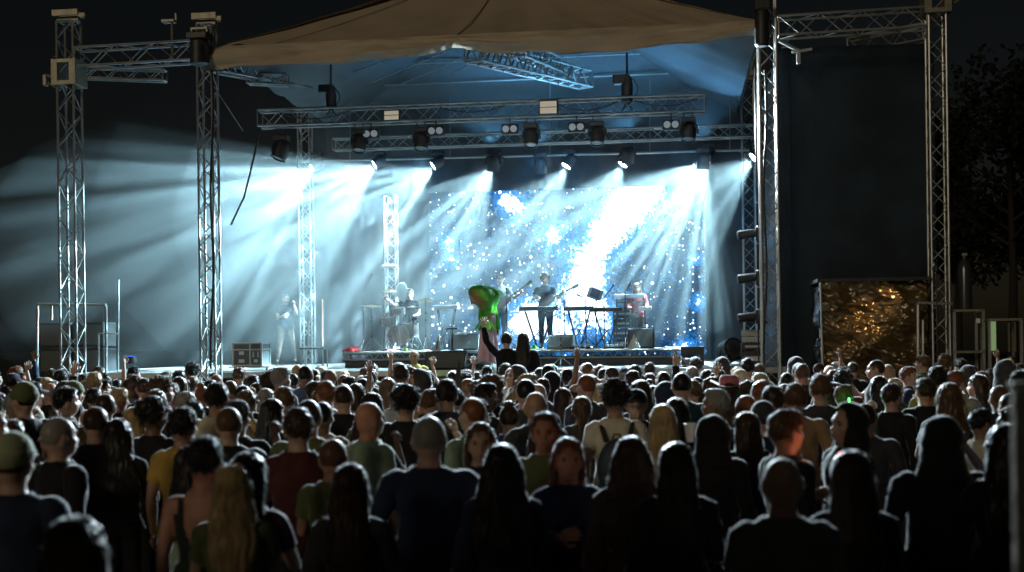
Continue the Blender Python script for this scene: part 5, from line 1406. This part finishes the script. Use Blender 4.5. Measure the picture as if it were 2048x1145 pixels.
for a in (-2.2, -1.25, -.45, .9, 2.2, 3.3): petal(a, .30, .19, -1.0, .02, lime if a in (-1.25, -.45) else gm, .06, .08)
for a, mm in ((-2.9, rust), (2.6, rust), (-2.2, gm)): petal(a, .30, .26, 1.35, .05, mm, .30, .22, dx=-.07)
petal(-.15, .46, .20, .35, .26, lime, .60, -.02, dx=-.02); petal(-.9, .40, .16, .15, .22, gm, .62, -.05, dx=-.02)
spot_aim = None
# pit guard on the step
pg = on(828, -.55, 0)
bs = thing('pit_step', 'low step behind the front barrier carrying the pit guard', 'step', (pg.x, pg.y, 0)); MB().box((0, 0, .13), (.8, .5, .26)).build('tread', M['blackmetal'], bs, bevel=.01)
for a in (-1, 1): MB().box((a * .43, 0, .12), (.05, .5, .24)).build('side_rail', M['alu'], bs)
person('fair-haired pit guard in a yellow-green jacket facing the crowd', (pg.x, pg.y, .26), PI - YAW, 'coat', 'buzz', SK['fair'], (.55, .60, .20), haircol=(.5, .42, .25))
# crowd barrier along the pit
br = thing('crowd_barrier', 'low steel barrier between the pit and the front row', 'barrier', (0, 0, 0), 0)
for k in range(15):
    u = -8 + k; MB().tube([S(u, -1.05, 0.02), S(u, -1.05, 1.15), S(u + .96, -1.05, 1.15), S(u + .96, -1.05, 0.02)], .02, 6).build('panel', M['alu'], br, smooth=True)
# riders on shoulders
for px, body, hair, lab, top in ((1013, 'sitL', 'short', 'dark-clad rider on shoulders stretching one arm up to the costume', 'black'), (1046, 'sit', 'long', 'long-haired rider on shoulders beside the reaching one', 'black')):
    d = ray(px, 664); Yr = 19.6; top_z = CAM.z + d.z * Yr; x = d.x * Yr
    person(lab, (x, Yr, top_z - 1.752), -YAW, body, hair, SK['fair'], TCOL[top], haircol=HCOL['black'], group='riders on shoulders')
    person(('tall person carrying the reaching rider' if px == 1013 else 'tall person carrying the long-haired rider'), (x, Yr - .02, 0), -YAW, 'coat', 'short', SK['tan'], TCOL['black'], haircol=HCOL['black'], group='people carrying riders', scale=(top_z - .86 + .02) / 1.50 if False else 1.0)

# ---------------------------------------------------------------- side stage gear
r = thing('flight_case', 'grey flight case with pale corners standing at stage left', 'flight case', on(503, 1.6, DZ + .09))
case = mat('case_ply', (.06, .075, .08), .6, var=.2); lab_ = mat('white_label', (.75, .75, .72), .6)
MB().box((0, 0, .24), (.60, .50, .44)).build('body', case, r, bevel=.006)
ed = MB()
for sx in (-1, 1):
    for sy in (-1, 1): ed.box((sx * .30, sy * .25, .24), (.035, .035, .47))
    for z in (.02, .34, .465): ed.box((sx * .30, 0, z), (.03, .52, .03))
for sy in (-1, 1):
    for z in (.02, .34, .465): ed.box((0, sy * .25, z), (.60, .03, .028))
ed.box((.06, -.252, .24), (.028, .03, .47)); ed.build('edging', M['alu'], r)
for x, z, w_, h_ in ((-.12, .27, .10, .07), (-.12, .11, .12, .07), (.18, .11, .08, .06)): MB().box((x, -.258, z), (w_, .008, h_)).build('label', lab_, r)
for x in (.13, .23): MB().box((x, -.262, .24), (.03, .015, .12)).build('latch', M['alu'], r)
r2 = thing('wheeled_board', 'flat wheeled board under the grey flight case', 'dolly', on(508, 1.6, DZ))
MB().box((0, 0, .075), (.86, .6, .025)).build('platform', M['deck'], r2)
for sx in (-1, 1):
    for sy in (-1, 1): MB().lathe([(.03, -.012), (.03, .012)], 14, (sx * .34, sy * .22, .032), Quaternion((0, 1, 0), PI / 2)).build('wheel', M['black'], r2)
r = thing('work_table', 'low metal work table in the smoke right of the bare-legged crew member', 'table', on(628, 3.8, DZ))
MB().box((0, 0, .42), (.55, .4, .03)).build('top', M['black'], r)
for sx in (-1, 1):
    for sy in (-1, 1): MB().tube([(sx * .25, sy * .18, 0), (sx * .25, sy * .18, .42)], .015).build('leg', M['alu'], r)
for px, lb, c_, h_ in ((617, 'thin bright tube standing left on the work table', M['alu'], .75), (628, 'thin bright tube standing right on the work table', M['alu'], .9), (645, 'orange-tinted tube leaning at the right end of the work table', mat('warm_tube', (.8, .5, .35), .4), 1.05)):
    p = on(px, 3.8, DZ + .46); tag(MB().tube([p, p + Vector((.01, 0, h_))], .016).build('tube', c_, smooth=True), lb, 'tube', 'tubes on the work table')
r = thing('floor_fan', 'black drum fan tilted on the deck beside the right tower', 'fan', on(1461, 1.6, DZ), -YAW + .5)
qf = Quaternion((1, 0, 0), PI / 2 - .25); MB().lathe([(.20, -.15), (.225, -.14), (.225, .14), (.20, .15), (.19, .13), (.19, -.13)], 30, (0, 0, .30), qf).build('drum', M['blackmetal'], r, smooth=True)
gr = MB()
for k in range(5): gr.lathe([(.035 + .035 * k, .145), (.040 + .035 * k, .145)], 24, (0, 0, .30), qf)
gr.build('grille', M['alu'], r)
for k in range(5):
    a = k * 2 * PI / 5; MB().box(Vector((0, 0, .30)) + qf @ Vector((.09 * math.cos(a), .09 * math.sin(a), 0)), (.16, .06, .006), (qf @ Quaternion((0, 0, 1), a) @ Quaternion((1, 0, 0), .5)).to_matrix()).build('blade', M['alu'], r)
for a in (-1, 1): MB().tube([(a * .23, 0, .3), (a * .24, .05, .02), (a * .24, -.15, .02)], .014).build('stand', M['black'], r)
r = thing('amp_crates', 'grey equipment crates stacked against the right tower', 'equipment crates', on(1502, 1.0, DZ), group='crates right of stage')
for k, (w_, h_, z, m_) in enumerate(((.42, .30, .15, M['black']), (.40, .14, .38, M['black']), (.36, .10, .51, pal), (.38, .12, .63, pal))):
    MB().box((.02, 0, z), (w_, .4, h_)).build('crate', m_, r, bevel=.01)
    MB().box((.02, -.205, z), (w_ * .7, .01, h_ * .3)).build('panel', M['alu'], r)
r = thing('camera_rig', 'shiny camera rig lying on the deck edge below the wing step', 'camera', on(1372, .55, DZ))
MB().box((0, 0, .12), (.16, .2, .12)).build('body', M['blackmetal'], r, bevel=.012); MB().lathe([(.04, 0), (.05, .12), (.045, .13)], 16, (0, -.1, .12), Quaternion((1, 0, 0), PI / 2)).build('lens', M['glass'], r, smooth=True)
for k in range(5):
    a = k * 1.25; MB().lathe([(.028, -.005), (.032, 0), (.028, .005)], 14, (-.16 + .07 * k, 0, .05 + .03 * math.sin(a)), Quaternion((1, 0, 0), PI / 2)).build('ring', M['chrome'], r, smooth=True)
MB().tube([(-.2, 0, .02), (.2, 0, .02)], .012).build('rail', M['chrome'], r)
# ---------------------------------------------------------------- left and right surroundings
def pipe_frame(label, pts, r_=.03, m='alu', name='pipe_frame', cat='frame', group=None):
    r = thing(name, label, cat, Vector(pts[0][0]), 0, group)
    for seg_ in pts: MB().tube([Vector(p) - Vector(pts[0][0]) for p in seg_], r_).build('tube', M[m], r, smooth=True)
    return r
def gp(px, py, v): return atp(px, py, v)
pipe_frame('low steel pipe frame at far left behind the outer tower', [(gp(75, 612, 1.0), gp(74, 760, 1.0)), (gp(75, 609, 1.0), gp(212, 610, 1.0)), (gp(103, 612, 1.0), gp(103, 640, 1.0)), (gp(212, 612, 1.0), gp(212, 760, 1.0))], .028)
pipe_frame('second pipe frame in the blue smoke right of the left outer tower', [(gp(197, 668, 1.4), gp(197, 760, 1.4)), (gp(197, 668, 1.4), gp(235, 668, 1.4)), (gp(237, 560, 1.6), gp(236, 760, 1.6))], .018)
r = thing('speaker_stack', 'dark speaker cabinets in the gloom under the left wing', 'speaker stack', atp(150, 745, 2.2))
for k in range(3):
    for j in range(2):
        MB().box((j * .75 - .3, 0, .3 + k * .55 - .6), (.7, .6, .52)).build('cabinet', M['black'], r, bevel=.02); MB().box((j * .75 - .3, -.305, .3 + k * .55 - .6), (.6, .012, .42)).build('grille', grey, r)
# blue uplighter in the smoke
bl = thing('blue_uplight', 'blue lamp on the ground glowing through the smoke at left', 'stage light', atp(262, 728, 0.9), -YAW)
MB().lathe([(.10, 0), (.11, .02), (.10, .14), (.085, .15)], 20).build('housing', M['black'], bl, smooth=True)
MB().lathe([(.001, .152), (.08, .152)], 20).build('lens', mat('blue_lens', (.1, .3, 1), .4, emis=(.08, .32, 1), estr=3), bl)
spot('lamp_light', bl.location + Vector((0, 0, .2)), Vector((.1, .0, 1)), 130, 90, (.06, .30, 1.0), parent=bl, radius=.05, blend=.9)
# right: covered equipment tent with golden-tinted, lamp-lit tarpaulin
tm = bpy.data.materials.new('tarpaulin'); tm.use_nodes = True; tn = tm.node_tree.nodes; tl2 = tm.node_tree.links; tb2 = tn['Principled BSDF']; tb2.inputs['Base Color'].default_value = (.13, .085, .035, 1); tb2.inputs['Metallic'].default_value = .35; tb2.inputs['Roughness'].default_value = .25; tb2.inputs['Specular IOR Level'].default_value = .8  # black plastic tinted golden brown, putting warm lamplight into the colour
blk = M['blackplastic'] = mat('black_plastic', (.03, .035, .04), .25, spec=.8)
def crinkle(name, parent, W, H, m, seed, nx=90, nz=60, amp=.09, org=(0, 0, 0), side=False):
    b = MB(); vs = []; fs = []
    for i in range(nx + 1):
        for k in range(nz + 1):
            x = W * i / nx; z = H * k / nz
            d = amp * (noise.noise(Vector((x * 1.6 + seed, z * 3.0, 0))) + .6 * abs(noise.noise(Vector((x * 3.5 + seed, z * 7 + x * 2, 2)))) + .22 * noise.noise(Vector((x * 9, z * 17 + 3 * noise.noise(Vector((x * 2, z * 2, 0))), seed))))
            vs.append((org[0] + x, org[1] + d, org[2] + z) if not side else (org[0] + d, org[1] + x, org[2] + z))
    for i in range(nx):
        for k in range(nz): a = i * (nz + 1) + k; fs.append((a, a + 1, a + nz + 2, a + nz + 1))
    return b.add(vs, fs).build(name, m, parent, smooth=True)
vT = -.2
x0, ztop = at(1640, 566, vT); x1, _ = at(1856, 566, vT)
ct = thing('covered_rack', 'equipment shelter wrapped in crinkled plastic, tinted and lit golden on its front', 'shelter', S(x0, vT, 0))
Wt = x1 - x0
crinkle('wrapping', ct, Wt, ztop, tm, 3, nx=150, nz=150, amp=.16, org=(0, .04, .02))
crinkle('side_sheet', ct, 1.3, ztop - .1, blk, 5, nx=60, side=True, org=(-.02, .05, .05), amp=.12)
MB().box((Wt / 2, .7, ztop + .04), (Wt + .1, 1.5, .06)).build('roof_board', M['black'], ct)
for a in (0.02, Wt - .02):
    for y in (.16, 1.3): MB().tube([(a, y, 0), (a, y, ztop)], .025).build('post', M['alu'], ct)
MB().tube([(.03, -.12, .2), (.0, -.08, ztop)], .02).build('pole', M['alu'], ct)
wl = thing('work_lamp', 'small warm work lamp on a pole in front of the golden tarpaulin', 'lamp', S(at(1872, 520, -.9)[0], -.9, 0))
zl = ztop + .25
MB().tube([(0, 0, 0), (0, 0, zl)], .012).build('pole', M['black'], wl); MB().lathe([(.03, 0), (.05, .03), (.06, .10)], 14, (0, .0, zl), Quaternion((1, 0, 0), -2.3)).build('shade', M['black'], wl, smooth=True)
spot('lamp_light', wl.location + Vector((-.12, .10, zl - .03)), S(Wt * .58 + x0, vT, ztop - .50) - (wl.location + Vector((0, 0, zl))), 70, 38, (1, .66, .30), parent=wl, radius=.02, blend=1.0)
pipe_frame('steel gate frame left of the right outer tower', [(gp(1836, 610, -.5), gp(1836, 790, -.5)), (gp(1836, 606, -.5), gp(1905, 608, -.5)), (gp(1846, 640, -.5), gp(1846, 790, -.5))], .03)
r = thing('gas_cylinder', 'tall dark cylinder standing right of the outer tower', 'cylinder', S(at(1930, 622, .2)[0], .2, at(1930, 622, .2)[1]))
MB().lathe([(.125, 0), (.125, .72), (.10, .84), (.035, .92), (.035, .98)], 24).build('tank', M['blackplastic'], r, smooth=True); MB().box((0, 0, 1.0), (.09, .05, .05)).build('valve', M['alu'], r)
def frame_rack(label, px0, px1, py0, v, shelves, grp):
    u0, zt_ = at(px0, py0, v); u1, _ = at(px1, py0, v); r = thing('equipment_rack', label, 'rack', S(u0, v, 0), group=grp); w_ = u1 - u0
    for x in (0, w_):
        for y in (0, .5): MB().box((x, y, zt_ / 2), (.05, .05, zt_)).build('upright', M['alu'], r)
    for z in shelves: MB().box((w_ / 2, .25, zt_ * z), (w_ + .05, .55, .04)).build('shelf', steel, r)
    return r, w_, zt_
r, w_, zt_ = frame_rack('metal rack right of the outer tower foot, under the tall cylinder', 1908, 1966, 622, -.3, (1.0, .72, .45, .2), 'racks at the right edge')
MB().box((w_ * .8, -.03, zt_ - .18), (.07, .05, .08)).build('box', lab_, r)
r, w_, zt_ = frame_rack('wide rack with a green-lit panel at the right edge', 1978, 2042, 640, -.6, (1.0, .6, .3), 'racks at the right edge')
gl_ = mat('green_panel', (.5, .8, .4), .5, emis=(.35, .6, .28), estr=.22)
MB().box((.06, -.04, zt_ - .28), (.08, .02, .5)).build('lit_panel', gl_, r)
for k in range(3): MB().box((.32 + .1 * k, .0, zt_ - .30), (.03, .03, .5)).build('bar', M['brass'], r)
MB().lathe([(.09, 0), (.10, .2), (.06, .3)], 16, (.4, .2, zt_ * .6 + .02)).build('drum', M['brass'], r, smooth=True)
# trees far behind
leafm = mat('night_leaves', (.006, .009, .005), .95, var=.5); barkm = mat('bark', (.015, .012, .01), .9)
def tree(label, x, y, h, cw, seed):
    r_ = random.Random(seed); t = thing('tree', label, 'tree', (x, y, 0), 0, 'trees behind the stage')
    tb_ = MB(); tb_.tube([(0, 0, 0), (.1, 0, h * .3), (0, .1, h * .6), (.1, 0, h * .85)], [.30, .22, .14, .05], 10)
    for k in range(7):
        a = r_.uniform(0, 2 * PI); z = h * r_.uniform(.3, .6); L = cw * .7; tb_.tube([(0, 0, z), (math.cos(a) * L * .5, math.sin(a) * L * .5, z + L * .35), (math.cos(a) * L, math.sin(a) * L, z + L * .6)], [.1, .06, .02], 6)
    tb_.build('trunk', barkm, t, smooth=True)
    b = MB(); cl = [(Vector((r_.uniform(-1, 1) * cw * .75, r_.uniform(-1, 1) * cw * .75, h * r_.uniform(.38, .92))), r_.uniform(.5, 1.1) * cw * .36) for _ in range(20)]
    for i in range(6500):
        c_, rr = r_.choice(cl); d = Vector((r_.gauss(0, 1), r_.gauss(0, 1), r_.gauss(0, 1))).normalized() * rr * r_.uniform(.5, 1.05); p = c_ + d
        a = Vector((r_.uniform(-1, 1), r_.uniform(-1, 1), r_.uniform(-1, 1))).normalized() * .26; c2 = a.cross(Vector((r_.uniform(-1, 1), r_.uniform(-1, 1), 1))).normalized() * .15
        b.add([p - a, p + c2, p + a, p - c2], [(0, 1, 2, 3)])
    b.build('crown', leafm, t)
for i, (px, Y, h, cw) in enumerate(((2025, 70, 19, 6.5), (1915, 78, 17, 6.0), (1790, 84, 17, 6.2))):
    tree(['dark tree at the right edge behind the racks', 'dark tree behind the right outer tower', 'dark tree beyond the black scrim', 'dark tree at the left edge beyond the outer tower', 'dark tree seen through the left wing'][i], (px - 1024) / F * Y, Y, h, cw, i)
haze(HAZE_D, HAZE_G)
